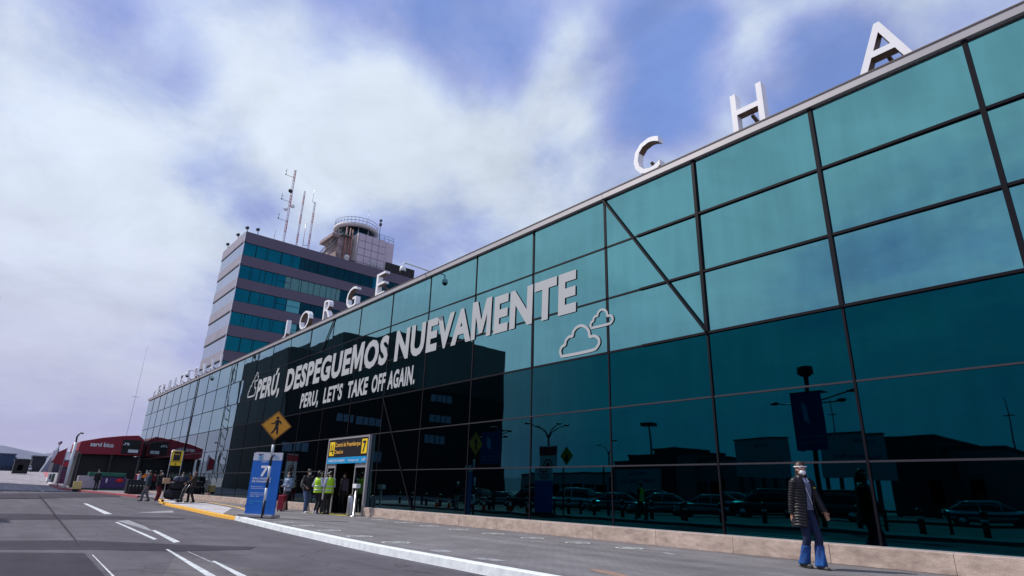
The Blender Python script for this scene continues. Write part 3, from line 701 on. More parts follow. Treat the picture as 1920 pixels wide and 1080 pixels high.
for f, (z1, z0) in enumerate(WIN):
    mb = MB(); mats = []; y = TY+.05
    lim = 38 if f > 0 else 36.2
    while y < TY2-.3:
        wd = rs.choice((1.5, 1.5, 1.9, 2.2)); y2 = min(y+wd, TY2-.1)
        tiltv = rs.gauss(0, .006)
        mb.add([(TX-.12, y+.03, z0), (TX-.12+tiltv, y2-.03, z0), (TX-.12+tiltv, y2-.03, z1), (TX-.12, y+.03, z1)], [(0, 1, 2, 3)])
        yy = (y+y2)/2
        if yy < TY+8.2-.9*f*.3: mats.append(0)  # brighter panes up to a slanting edge: a reflection put into the glass colour
        elif f == 1 and yy < TY+16: mats.append(2)
        elif f in (1, 2, 3) and rs.random() < .18: mats.append(3)
        elif f == 0 and rs.random() < .1: mats.append(0)
        else: mats.append(rs.choice((1, 1, 1, 0 if f > 2 else 1)))
        y = y2
    o = mb.build('ribbon_window', m_gtow, ob)
    for mm in (m_gtow2, m_gshade, m_glit): o.data.materials.append(mm)
    for p, q in zip(o.data.polygons, mats): p.material_index = q
    mb = MB(); y = TY+.05; rs2 = random.Random(50+f)
    for k in range(16): yy = TY+1.9*(k+1)+rs2.uniform(-.2, .2); mb.box(TX-.13, TX-.09, yy-.03, yy+.03, z0, z1)
    for k in range(3): yy = TY+2+rs2.choice((3.8, 5.7, 7.6, 17, 21, 26)); mb.box(TX-.13, TX-.10, yy, yy+1.8, (z0+z1)/2-.03, (z0+z1)/2+.03)
    mb.box(TX-.125, TX-.095, TY+.05, TY2-.2, z1-.06, z1); mb.box(TX-.125, TX-.095, TY+.05, TY2-.2, z0, z0+.06); mb.build('window_bars', m_frame, ob)
    mb = MB(); mb.box(TX2+.05, TX-.05, TY+.0, TY+.1, z0, z1-.16); mb.build('side_window', m_sideglass, ob)
# things on its roof
t = thing('control_room', 'round rooftop control room with railed slab beside a square tiled lift block', 'tower', (-92, 41.5, 36.1))
m_tile = mat('tile_grey', (.50, .44, .50), .5, var=.05, vscale=.5); m_stain = mat('stained_render', (.42, .34, .33), .8, vscale=1.1, col2=(.17, .12, .12), detail=9)
mb = MB(); mb.box(-94, -88.35, 40.18, 45.36, 36.2, 42.95); mb.build('lift_block', mat('joint_dark', (.12, .10, .16), .7), t)
mb = MB()
for i in range(4):
    for k in range(5):
        a = 40.2+i*1.29; z = 42.95-1.34*(k+1); mb.box(-88.36, -88.30, a+.04, a+1.25, z+.05, z+1.30)
mb.build('tile_cladding', m_tile, t)
mb = MB(); mb.box(-94, -88.36, 40.10, 40.17, 36.2, 42.95); mb.build('lit_side', mat('lit_side_pale', (.66, .62, .62), .7, vscale=.8, col2=(.42, .38, .38)), t)  # paler slab on the sunward face: light put into its colour
mb = MB(); mb.box(-95.5, -90.3, 37.4, 40.1, 36.2, 42.2); mb.box(-95.5, -90, 36.2, 37.4, 41.7, 42.3); mb.build('stained_wall', m_stain, t)
dc = (-93.3, 41.8, 0)
mb = MB(); mb.lathe(dc, [(3.1, 41.8), (3.25, 43), (3.45, 44.75)], 32); mb.build('glazed_drum', m_gtow2, t)
mb = MB(); mb.lathe(dc, [(3.3, 44.76), (3.95, 44.80), (4.0, 45.35), (3.8, 45.42), (.1, 45.42)], 40); mb.build('roof_slab', mat('slab', (.58, .55, .54), .7, var=.1, vscale=1.2), t)
mb = MB(); m_rail = mat('rail_blue_grey', (.22, .25, .34), .5, metal=.3)
for z in (45.9, 46.45): mb.tube([(dc[0]+3.85*math.cos(a*math.pi/20), dc[1]+3.85*math.sin(a*math.pi/20), z) for a in range(41)], .045, 6)
for a in range(36): c = math.cos(a*math.pi/18); s = math.sin(a*math.pi/18); mb.tube([(dc[0]+3.85*c, dc[1]+3.85*s, 45.4), (dc[0]+3.85*c, dc[1]+3.85*s, 46.45)], .035, 5)
mb.build('railing', m_rail, t)
mb = MB()
for a in range(12):
    c = math.cos(a*math.pi/6+.2); s = math.sin(a*math.pi/6+.2); mb.tube([(dc[0]+3.4*c, dc[1]+3.4*s, 42.3), (dc[0]+3.6*c, dc[1]+3.6*s, 44.78)], .07, 6)
mb.build('posts', m_steel, t)
mb = MB()                                                   # outside stair on the left
A, B = Vector((-90.5, 34.6, 37.0)), Vector((-90.5, 37.9, 42.6))
for dx in (0, -1.1):
    mb.bar(A+Vector((dx, 0, 0)), B+Vector((dx, 0, 0)), .08, .22); mb.tube([A+Vector((dx, 0, 1)), B+Vector((dx, 0, 1))], .04, 5)
    for k in range(9): p = A+(B-A)*(k/8)+Vector((dx, 0, 0)); mb.tube([p, p+Vector((0, 0, 1))], .03, 5)
for k in range(20): p = A+(B-A)*(k+.5)/20; mb.box(p.x-1.1, p.x, p.y-.15, p.y+.15, p.z-.02, p.z+.03)
mb.box(-92, -89.4, 37.6, 39.6, 42.2, 42.35); mb.box(-91.9, -90.2, 34.0, 34.9, 36.2, 37.0); mb.build('stair', mat('stair_grey', (.16, .15, .17), .6), t)
mb = MB()
for y in (38.6, 39.3): mb.tube([(-90.0, y, 36.5), (-90.0, y, 44.0)], .13, 8)
mb.tube([(-89.2, 39.4, 36.9), (-89.2, 39.4, 43.5)], .10, 8); mb.build('pipe', mat('rust_pipe', (.35, .18, .14), .7), t)
mb = MB()
P = [(-88.6, 45.5, 43), (-88.6, 47.3, 43), (-93, 47.3, 43)]
mb.box(-94, -88.6, 45.4, 47.2, 36.2, 42.9); mb.build('rear_block', m_tile, t)
mb = MB()
for z in (43.5, 44.0): mb.tube([(-88.7, 43.4, z), (-88.7, 47.1, z), (-93, 47.1, z)], .04, 5)
for y in (43.4, 44.3, 45.2, 46.1, 47.1): mb.tube([(-88.7, y, 42.9), (-88.7, y, 44.0)], .04, 5)
mb.build('terrace_railing', m_rail, t)
mb = MB(); mb.tube([(-93.3, 43.8, 45.4), (-93.3, 43.8, 50.5)], [.06, .02], 6); mb.build('whip_aerial', m_steel, t)
mb = MB(); mb.tube([(-91, 45.3, 42.9), (-91, 45.3, 48.2)], .06, 6); mb.box(-91.2, -90.8, 45.1, 45.5, 46.8, 47.3); mb.box(-91.2, -90.8, 45.1, 45.5, 47.7, 48.0); mb.build('instrument_mast', m_blackm, t)
t = thing('ventilation_unit', 'white domed ventilation unit on the office block roof before the control room', 'ventilator', (-88.6, 39.0, 36.9))
mb = MB(); mb.lathe((-88.6, 38.6, 36.2), [(.55, 0), (.5, 1.0), (.35, 1.1), (.35, 1.5), (.5, 1.6), (.42, 2.0), (.15, 2.2)], 16); mb.build('cowl', mat('vent_white', (.6, .58, .58), .5), t)
mb = MB(); mb.ell((-88.5, 39.7, 37.1), (.5, .6, .55), 12, 8); mb.build('motor_cover', m_blackm, t)
t = thing('louvre_screen', 'long black louvred screen at the right end of the office block roof', 'screen', (-88.5, 48.7, 36.9))
mb = MB()
for k in range(10): mb.box(-88.6, -88.3, 45.9, 51.7, 37.0+k*.21, 37.17+k*.21)
mb.build('louvres', m_black, t); mb = MB(); mb.box(-88.9, -88.62, 45.85, 51.75, 36.2, 39.1); mb.build('backing', m_black, t)
mb = MB()
for y in (46.4, 49, 51.6): mb.bar((-89, y, 38.6), (-90.2, y, 36.2), .08, .08)
mb.build('stays', m_steel, t)
for i, y in enumerate((42.3, 42.9, 43.5, 44.1, 44.7)):
    tag(MB().tube([(-87.75, y, 36.9), (-87.75, y, 38.2-.1*(i % 2))], .09, 8).build('vent_pipe', m_steel), 'grey vent pipe in the short row below the tiled lift block', 'vent pipe', 'vent pipes in a row on the office roof')
m_red = mat('mast_red', (.42, .06, .08), .6); m_mw = mat('mast_white', (.62, .58, .66), .6)
def mast(x, y, z0, z1, label, r=.16, parts=True, seg=1.2):
    t = thing('antenna_mast', label, 'antenna', (x, y, z0), 0, 'antenna masts on the office block roof')
    k = int((z1-z0)/seg); groups = {0: MB(), 1: MB()}
    for i in range(k):
        za, zb = z0+seg*i, z0+seg*(i+1); g = groups[(i//2) % 2]
        P = [Vector((x+r*math.cos(a), y+r*math.sin(a), 0)) for a in (0, 2.1, 4.2)]
        for p in P: g.tube([p+Vector((0, 0, za)), p+Vector((0, 0, zb))], .035, 4)
        for a in range(3):
            for h in (0, .5): g.tube([P[a]+Vector((0, 0, za+h*seg)), P[(a+1) % 3]+Vector((0, 0, za+(h+.5)*seg))], .025, 4)
    n0 = len(groups[0].f); q = MB(); q.add(groups[0].v, groups[0].f); q.add(groups[1].v, groups[1].f); o = q.build('lattice', m_red, t); o.data.materials.append(m_mw)
    for p in o.data.polygons:
        if p.index >= n0: p.material_index = 1
    return t
mx, my = -93.3, 29.38
t = mast(mx, my, 36.2, 53.2, 'tallest red and white lattice mast with side arms and small dishes', .17)
for z in (51.5, 46.8, 43.2):
    mb = MB(); mb.tube([(mx, my, z), (mx, my-1.5, z), (mx, my-1.5, z+1.2)], .035, 5); mb.ell((mx, my-1.5, z+.1), (.12, .12, .16), 8, 6); mb.ell((mx, my-1.5, z+.75), (.1, .1, .1), 8, 6); mb.build('side_arm', m_blackm, t)
mb = MB(); mb.tube([(mx, my, 38.3), (mx, my-1.6, 38.3), (mx, my-1.6, 41.0)], .035, 5); mb.build('side_arm', m_blackm, t)
for z, dy, mm in ((48.6, -.4, m_blackm), (46.0, .35, m_wpaint), (45.1, -.7, m_wpaint)):
    mb = MB(); mb.loft([[Vector((mx+.2+d, my+dy+rr*math.cos(a*.5236), z+rr*math.sin(a*.5236))) for a in range(12)] for d, rr in ((0, .12), (.1, .33), (.2, .38))]); mb.build('dish', mm, t)
mast(-93.3, 31.55, 36.2, 50.6, 'slim red and white lattice mast, middle one of the three', .13, seg=.9)
t = mast(-93.3, 33.6, 36.2, 48.7, 'shortest pale lattice mast with whip aerials, nearest the control room', .15, seg=1.0)
mb = MB(); mb.tube([(-93.3, 33.1, 48.2), (-93.3, 33.1, 51)], .03, 5); mb.tube([(-93.3, 32.6, 39.6), (-93.3, 32.6, 44.3)], .05, 5); mb.tube([(-93.3, 33.6, 40), (-93.3, 32.6, 39.8)], .05, 5); mb.tube([(-93.3, 33.6, 48.2), (-93.3, 33.1, 48.2)], .05, 5); mb.build('whip_aerial', m_steel, t)
for i, (x, y, lab) in enumerate(((-96.9, 22.0, 'on the left part'), (-91.7, 22.0, 'left of the corner'), (-88.0, 22.2, 'just left of the near corner'), (-87.5, 23.6, 'just right of the near corner'))):
    t = thing('roof_floodlight', 'small floodlight on the office block parapet, '+lab, 'floodlight', (x, y, TZ), 0, 'small lights along the office parapet')
    MB().tube([(x, y, TZ), (x, y, TZ+.7)], .05, 6).build('stem', m_blackm, t); MB().obox((x, y-.1, TZ+.85), (.22, 0, 0), (0, .18, .08), (0, -.08, .16)).build('lamp_head', m_blackm, t)

# ------------------------------------------------------------------ far left: kiosk, planters, hills
m_red2 = mat('kiosk_red', (.29, .016, .036), .45, var=.08, vscale=1.0)
KX = -70.5; z0 = zr(KX)
ki = thing('shop_pavilion', 'dark shop pavilion with a deep red sloping fascia and white lettering', 'kiosk', (KX-3, 9.3, z0))
def roofz(y): return 4.15+(y-6.6)*.20
mb = MB(); P = [(6.7, 3.75), (7.1, 3.45), (11.95, 3.55), (11.95, 5.1), (11.4, 5.5), (10, 5.35), (8.4, 5.05), (6.75, 4.6)]
mb.prism([(KX, y, z) for y, z in P], (-7, 0, 0)); mb.build('fascia', m_red2, ki, bevel=.06)
mb = MB(); mb.box(KX-7, KX-.8, 7.1, 11.9, z0-.3, 3.45); mb.build('dark_interior', m_black, ki)
for a, b in ((6.75, 7.0), (9.4, 9.6)): MB().box(KX-.3, KX-.05, a, b, z0-.3, 3.5).build('column', m_blackm, ki)
mb = MB(); mb.box(KX+.02, KX+.07, 10.15, 11.75, 3.7, 5.0); mb.build('black_panel', m_black, ki)
mb = MB(); mb.box(KX+.075, KX+.1, 10.75, 11.6, 3.8, 4.1); mb.build('white_panel', m_wpaint, ki)
text('servi bico', (KX+.03, 7.55, 4.2), (0, 1, 0), (0, 0, 1), 1.9, .42, m_wpaint, 'lettering', ki, depth=.02, bold=.03)
text('.ra', (KX+.09, 10.2, 4.5), (0, 1, 0), (0, 0, 1), .55, .32, m_wpaint, 'lettering', ki, depth=.02, bold=.03)
# awning wall running along the terminal foot, seen mainly mirrored in the glass
t = thing('hoarding', 'low red hoarding with a white poster standing by the far end of the glass', 'hoarding', (-64, 9.9, zr(-64)))
# planters and barriers before the pavilion
def col_box(name, label, cat, X, px0, px1, py0, py1, depth, mt, group=None, bev=.02):
    a, b = pX(px0, py1, X), pX(px1, py0, X); z = zr(X)+.01
    zb = z; zt = z + max(.3, (py1-py0)/ (FPX/abs((Vector((X, a.y, 1))).dot(fw))))
    o = thing(name, label, cat, (X-depth/2, (a.y+b.y)/2, z), 0, group)
    MB().box(X-depth, X, a.y, b.y, zb+.06, zt).build('body', mt, o, bevel=bev)
    MB().box(X-depth+.04, X-.04, a.y+.04, b.y-.04, zb-.15, zb+.06).build('base', m_black, o)
    return o, a.y, b.y, zb, zt
m_green = mat('hedge_green', (.05, .16, .09), .8, vscale=8, col2=(.02, .07, .03), bump=.6, bscale=12)
bpy.data.objects.remove(t)
CXx = -65.5; cz0 = zr(CXx)
ya, ym, yb_ = pX(146, 900, CXx).y, pX(190, 900, CXx).y, pX(238, 900, CXx).y
t = thing('serving_counter', 'long counter with green top, pale and purple front panels and a red lamp', 'counter', (CXx-.5, (ya+yb_)/2, cz0))
MB().box(CXx-.9, CXx, ya, ym-.01, cz0+.12, cz0+1.15).build('pale_front', mat('counter_pale', (.42, .38, .44), .6, var=.1, vscale=2), t, bevel=.04)
MB().box(CXx-.9, CXx, ym+.01, yb_, cz0+.12, cz0+1.10).build('purple_front', mat('counter_purple', (.07, .035, .14), .5, var=.15, vscale=2), t, bevel=.04)
MB().box(CXx-1.0, CXx+.06, ya+.7, yb_-.15, cz0+1.16, cz0+1.48).build('green_top', mat('counter_green', (.03, .17, .11), .5, vscale=3, col2=(.02, .11, .07)), t, bevel=.03)
MB().box(CXx-.92, CXx+.02, ya, yb_, cz0-.1, cz0+.11).build('dark_base', m_green, t)
MB().ell((CXx+.02, yb_-.55, cz0+.85), (.06, .30, .16), 12, 8).build('red_lamp', mat('lamp_red', (.75, .02, .01), .3), t)
MB().ell((CXx+.02, yb_-1.55, cz0+.80), (.05, .07, .22), 10, 8).build('white_lamp', m_wpaint, t)
col_box('barrier', 'short yellow barrier at the left corner of the pavilion', 'barrier', -64.3, 139, 159, 888, 903, .5, mat('barrier_yellow', (.80, .60, .22), .6))
o, a, b, zb, zt = col_box('notice_box', 'white and green boxed notice stand on the kerb, far left', 'notice stand', -90, 86, 103, 893, 908, .5, mat('notice_white', (.6, .62, .66), .6))
MB().box(-89.99, -89.97, a+.15, b-.35, zb+.3, zt-.15).build('dark_panel', m_blackm, o); MB().box(-89.99, -89.96, b-.25, b-.02, zb+.1, zt-.02).build('green_edge', m_green, o)
col_box('vending_cart', 'purple and dark vending cart beyond the white pole', 'cart', -84, 106, 126, 884, 908, 1.0, mat('cart_purple', (.20, .05, .14), .6, vscale=5, col2=(.03, .02, .04)))
o, a, b, zb, zt = col_box('advert_counter', 'dark counter with a bright coloured advert board on its front', 'counter', -58, 236, 279, 893, 918, .7, mat('counter_dark', (.025, .028, .035), .5))
MB().box(-57.99, -57.95, a+1.15, b-.15, zt-.1, zt+.75).build('advert_board', mat('advert_white', (.62, .64, .70), .5), o)
yy = (a+1.15+b-.15)/2
MB().prism([(-57.94, yy+.35*math.cos(q), zt+.12+.35*math.sin(q)) for q in (0, .35, .7, 1.05)]+[(-57.94, yy, zt+.12)], (.01, 0, 0)).build('blue_motif', mat('motif_blue', (.02, .2, .6), .5), o)
MB().prism([(-57.94, yy+.35*math.cos(q), zt+.12+.35*math.sin(q)) for q in (1.2, 1.6, 2.0, 2.5, 3.0)]+[(-57.94, yy, zt+.12)], (.01, 0, 0)).build('orange_motif', mat('motif_orange', (.85, .25, .04), .5), o)
for k in range(6):
    y = a+.1+k*(b-a-.2)/5
    tag(MB().lathe((-56.9, y, zr(-56.9)), [(.10, 0), (.11, .05), (.10, .62), (.06, .68)], 12).build('bollard', m_black if k % 2 == 0 else m_black), 'short black bollard in the row before the dark advert counter', 'bollard', 'short bollards before the advert counter')
# white pole, red signs
t = thing('lamp_pole', 'white pole with a hooked dark lamp at the left corner of the pavilion', 'lamp post', (-68, 6.15, zr(-68)))
zt = 4.35
MB().tube([(-68, 6.15, zr(-68)), (-68, 6.15, zt)], .12, 10).build('pole', m_wpaint, t)
MB().tube([(-68, 6.15, zt), (-68, 6.12, zt+.5), (-68, 6.3, zt+.85), (-68, 6.55, zt+.8)], .07, 8).build('lamp_hook', m_blackm, t)
for X, Y, zb_, wd, lab, lean in ((-72, 5.95, 2.35, .9, 'red hanging flag right beside the white pole', .15), (-82, 6.6, 2.6, .8, 'red sail flag left of the white pole', .1)):
    t = thing('flag', lab, 'flag', (X, Y, zr(X)), 0, 'red flags by the white pole')
    MB().tube([(X, Y, zr(X)), (X, Y, zb_+1.7)], .05, 8).build('flagpole', m_steel, t)
    MB().prism([(X+.02, Y-.02, zb_), (X+.02, Y-wd, zb_+.1+lean), (X+.02, Y-wd*.7, zb_+1.2), (X+.02, Y-.02, zb_+1.6)], (.03, 0, 0)).build('cloth', m_red2, t)
m_low3b = mat('far_roof', (.09, .10, .14), .8)
b_ = pX(222, 880, -112)
t = thing('radio_mast', 'hair thin mast rising behind the red fronted pavilion', 'antenna', (-112, b_.y, 1)); MB().tube([(-112, b_.y, 1), (-112, b_.y, pX(238, 640, -112).z)], [.03, .02], 5).build('shaft', m_rail, t); MB().box(-112.02, -111.98, b_.y-.5, b_.y+.5, 14, 14.06).build('crossarm', m_steel, t)
# distant stepped tower, sheds and hills
fx = -215
t = thing('distant_tower', 'distant tapering grey control tower on the horizon, far left', 'tower', (fx, 12.5, 3.2))
a, b = pX(78, 900, fx).y, pX(101, 900, fx).y; z1 = pX(88, 830, fx).z
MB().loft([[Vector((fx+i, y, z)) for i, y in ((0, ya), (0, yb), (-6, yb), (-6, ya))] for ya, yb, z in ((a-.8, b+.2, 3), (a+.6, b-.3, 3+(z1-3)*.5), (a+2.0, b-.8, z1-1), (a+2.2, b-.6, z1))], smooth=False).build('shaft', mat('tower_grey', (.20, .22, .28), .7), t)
MB().box(fx-6.5, fx+.5, a+1.9, b-.4, z1, z1+.6).build('cap', mat('tower_red', (.10, .05, .09), .7), t)
MB().box(fx+.02, fx+.2, b-1.9, b-.9, 3.4, z1-2).build('pale_strip', mat('tower_pale', (.5, .5, .56), .7), t)
t = thing('terminal_annexe', 'low dark hall with a red end on the horizon right of the distant tower', 'building', (-190, 14, 3))
a, b = pX(92, 900, -190).y, pX(134, 900, -190).y
MB().box(-200, -190, a, b, 2.5, 5.6).build('hall', mat('annexe_dark', (.04, .04, .06), .7), t); MB().box(-189.99, -189.8, a+1.5, b-.4, 4.2, 5.5).build('red_end', m_red2, t); MB().box(-200.2, -189.9, a-.2, b+.2, 5.6, 5.9).build('roof', mat('roof_dk', (.10, .10, .14), .7), t)
t = thing('boom_gate_box', 'black hut beside the far road, left edge', 'hut', (-150, 3, zr(-150)))
a, b = pX(18, 900, -150).y, pX(47, 900, -150).y
MB().box(-153, -150, a, b, 3.2-.2-1, 5.0-.6).build('hut_body', m_black, t); MB().box(-153.2, -149.8, a-.15, b+.15, 4.4, 4.6).build('roof', m_blackm, t)
MB().box(-149.99, -149.9, a+.6, a+1.4, 2.6, 3.6).build('window', m_gtow2, t)
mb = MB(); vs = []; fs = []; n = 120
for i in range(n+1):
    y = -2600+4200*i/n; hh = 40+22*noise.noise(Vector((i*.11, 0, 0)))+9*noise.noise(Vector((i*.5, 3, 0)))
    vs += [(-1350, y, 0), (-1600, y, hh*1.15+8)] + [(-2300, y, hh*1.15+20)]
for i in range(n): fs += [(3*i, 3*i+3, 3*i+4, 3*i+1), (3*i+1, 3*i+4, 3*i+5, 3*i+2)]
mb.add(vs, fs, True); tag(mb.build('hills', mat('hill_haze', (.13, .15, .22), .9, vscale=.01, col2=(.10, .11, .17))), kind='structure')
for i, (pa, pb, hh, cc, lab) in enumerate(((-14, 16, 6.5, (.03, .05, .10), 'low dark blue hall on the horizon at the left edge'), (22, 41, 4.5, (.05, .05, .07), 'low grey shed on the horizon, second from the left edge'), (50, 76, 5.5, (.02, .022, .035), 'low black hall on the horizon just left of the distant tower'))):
    X = -300+i*12; a, b = pX(pa, 900, X).y, pX(pb, 900, X).y
    t = thing('distant_hall', lab, 'building', (X, (a+b)/2, 3.2)); MB().box(X-8, X, a, b, 2.5, 3.2+hh).build('hall', mat('hall_%s' % 'abc'[i], cc, .8), t); MB().box(X-8.3, X+.3, a-.3, b+.3, 3.2+hh, 3.2+hh+.4).build('roof', m_low3b, t)
    mb = MB()
    for k in range(4): yy = a+(b-a)*(k+.3)/4; mb.box(X, X+.1, yy, yy+(b-a)/9, 4.0, 5.4)
    mb.build('doors', m_black, t)
for i, (py, h, wv) in enumerate(((-6, 7, 10), (8, 9, 8), (30, 6, 12), (50, 8, 7), (62, 6, 9))):
    Y = pX(py, 900, -420).y
    t = thing('tree', 'dark blue-green tree in the far row before the hills, '+['first from the left edge', 'second from the left edge', 'third from the left edge', 'fourth from the left edge', 'last before the distant tower'][i], 'tree', (-420, Y, 3.1), 0, 'far trees before the hills')
    MB().tube([(-420, Y, 3), (-420, Y, 3+h*.5)], .4, 6).build('trunk', m_black, t)
    mb = MB(); q = random.Random(i)
    for k in range(170):
        u = q.gauss(0, .45); v = q.uniform(0, 1)**.8; s_z = q.uniform(.25, .75); mb.ell((-420+q.uniform(-2, 2), Y+u*wv*.6*(1.05-v*.6), 3+h*(.2+.8*v)+q.uniform(-.4, .4)), (s_z, s_z*1.2, s_z*.8), 5, 4)
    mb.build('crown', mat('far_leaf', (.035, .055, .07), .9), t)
# ------------------------------------------------------------------ signs on the pavement
def signpost():
    b = gp(491, 972); zt = tall(b, 771); zm = tall(b, 826)
    t = thing('crossing_sign', 'yellow diamond pedestrian sign on a black and white banded pole', 'road sign', (b.x, b.y, 0))
    k = zm; n = 9; stripes = [(0, .205, 0), (.205, .40, 1), (.40, .645, 0), (.645, .80, 1), (.80, 1.0, 0)]
    base_h = [0, .30, .50, .66, .82, 1.0]; cols = [m_black, m_wpaint, m_black, m_wpaint, m_black, m_wpaint]
    hs = [0, tall(b, 938), tall(b, 915), tall(b, 895), tall(b, 874), tall(b, 854), tall(b, 834)]
    for i in range(6):
        MB().tube([(b.x, b.y, hs[i]), (b.x, b.y, hs[i+1])], .045, 12).build('pole_band', cols[i], t)
    MB().tube([(b.x, b.y, hs[-1]), (b.x, b.y, zt-.08)], .035, 10).build('pole', m_blackm, t)
    c = Vector((b.x, b.y, (zt+zm)/2)); nrm = Vector((-c.x, -c.y, 0)).normalized(); nrm.rotate(Matrix.Rotation(R_(6), 3, 'Z')); u = Vector((-nrm.y, nrm.x, 0)); v = Vector((0, 0, 1)); hd = (zt-zm)/2
    c += nrm*.06
    def dia(s, d, th): return [c+u*s*hd+nrm*d, c+v*s*hd+nrm*d, c-u*s*hd+nrm*d, c-v*s*hd+nrm*d]
    MB().prism(dia(1, 0, 0), -nrm*.012).build('sign_back', mat('sign_amber', (.78, .34, .02), .4), t)
    mb = MB(); o = dia(.97, .003, 0); i_ = dia(.915, .003, 0); mb.add(o+i_, [(k, (k+1) % 4, 4+(k+1) % 4, 4+k) for k in range(4)]); mb.build('border', m_black, t)
    def P(x, y, d=.004): return c+u*x*hd+v*y*hd+nrm*d
    mb = MB(); mb.add([P(.02+.10*math.cos(a*.449), .52+.10*math.sin(a*.449)) for a in range(14)], [tuple(range(14))])
    def poly(pts): mb.add([P(x, y) for x, y in pts], [tuple(range(len(pts)))])
    mb.add([P(x, y, .0045) for x, y in [(-.05, .40), (.10, .40), (.17, .30), (.12, -.08), (-.07, -.06), (-.10, .25)]], [tuple(range(6))])
    mb.add([P(x, y, .005) for x, y in [(-.05, .40), (-.09, .30), (-.19, .17), (-.36, .16), (-.36, .09), (-.16, .09), (-.02, .27)]], [tuple(range(7))])
    mb.add([P(x, y, .0055) for x, y in [(.08, .40), (.24, .33), (.33, .13), (.27, .08), (.17, .24), (.07, .30)]], [tuple(range(6))])
    mb.add([P(x, y, .006) for x, y in [(-.07, -.02), (-.13, -.25), (-.32, -.54), (-.22, -.58), (-.01, -.28), (.05, -.05)]], [tuple(range(6))])
    mb.add([P(x, y, .0065) for x, y in [(-.02, -.02), (.02, -.28), (.08, -.60), (.18, -.60), (.16, -.25), (.12, -.02)]], [tuple(range(6))])
    mb.build('walking_figure', m_black, t)
    mb = MB()
    for yv in (.78, -.78): mb.add([P(.025*math.cos(a*.785), yv+.025*math.sin(a*.785)) for a in range(8)], [tuple(range(8))])
    mb.build('bolt_holes', m_black, t)
signpost()
m_blue = mat('banner_blue', (.008, .13, .52), .45, var=.06, vscale=1.0); m_bhead = mat('banner_head', (.55, .57, .66), .5); m_cy = mat('logo_cyan', (.06, .35, .60), .5); m_nav = mat('logo_navy', (.02, .05, .16), .5)
def banner(P0, P1, h, label, full=True, group=None):
    P0, P1 = Vector(P0), Vector(P1); u = (P1-P0).normalized(); W = (P1-P0).length; n = Vector((u.y, -u.x, 0)); v = Vector((0, 0, 1))
    t = thing('banner_stand', label, 'banner', (P0+P1)/2, 0, group)
    c = (P0+P1)/2
    MB().obox(c+v*.05, u*(W*.58), n*.20, v*.045).build('foot', m_steel, t, bevel=.01)
    b0 = P0+v*.10
    MB().prism([b0, b0+u*W, b0+u*W+v*(h-.1)*.87, b0+v*(h-.1)*.87], -n*.04).build('blue_panel', m_blue, t)
    q = b0+v*(h-.1)*.873; MB().prism([q, q+u*W, q+u*W+v*(h-.1)*.127, q+v*(h-.1)*.127], -n*.04).build('header', m_bhead, t)
    def T(s, x, y, w_, h_, mt=m_wpaint, bold=0.0, nm='lettering'): return text(s, b0+u*x*W+v*y*h+n*.004, u, v, w_*W if w_ else None, h_*h, mt, nm, t, bold=bold)
    T('PUERTA', .32, .80, .22, .022, bold=.01)
    T('7', .33, .585, .27, .165, bold=.035, nm='number')
    T('SOLO INGRESO', .09, .53, .64, .030, bold=.02); T('DE PASAJEROS', .09, .485, .64, .030, bold=.02)
    T('Evita que tus familiares', .09, .41, .42, .018); T('te acompa\u00f1en al terminal', .09, .383, .48, .018)
    T('S\u00f3lo ingresar\u00e1n quienes', .09, .315, .52, .018); T('tengan su pasaje para el vuelo', .09, .288, .60, .018); T('del d\u00eda', .09, .261, .34, .018)
    T('Respeta la se\u00f1alizaci\u00f3n', .09, .185, .48, .020, m_cy, .012); T('del piso', .09, .155, .17, .020, m_cy, .012)
    # two emblems in the header
    mb = MB()
    for k in range(4): mb.obox(q+u*W*(.255+.0*k)+v*(.035+.035*k)*1+n*.006, u*W*(.085-.012*abs(k-1.5)), n*.002, v*.010)
    mb.build('emblem', m_cy, t)
    MB().prism([q+u*W*x+v*y*h+n*.004 for x, y in ((.15, .095), (.22, .105), (.26, .09), (.30, .105), (.35, .095), (.28, .075), (.22, .075))], n*.003).build('emblem_birds', m_nav, t)
    MB().prism([q+u*W*x+v*y*h+n*.004 for x, y in ((.60, .04), (.70, .095), (.76, .09), (.68, .055), (.66, .03))], n*.003).build('emblem_wing', m_nav, t)
    text('LIMA', q+u*W*.74+v*.055*h+n*.004, u, v, W*.13, .022*h, m_cy, 'lettering', t, bold=.02); text('AIRPORT', q+u*W*.72+v*.025*h+n*.004, u, v, W*.21, .020*h, m_cy, 'lettering', t, bold=.02)
    return t
b0 = gp(457, 969.5); b1 = gp(512, 972.5)
banner((b0.x, b0.y, 0.02), (b1.x, b1.y, 0.02), (tall(b0, 847)+tall(b1, 853))/2, 'tall blue banner numbered 7 with white header on the pavement corner')

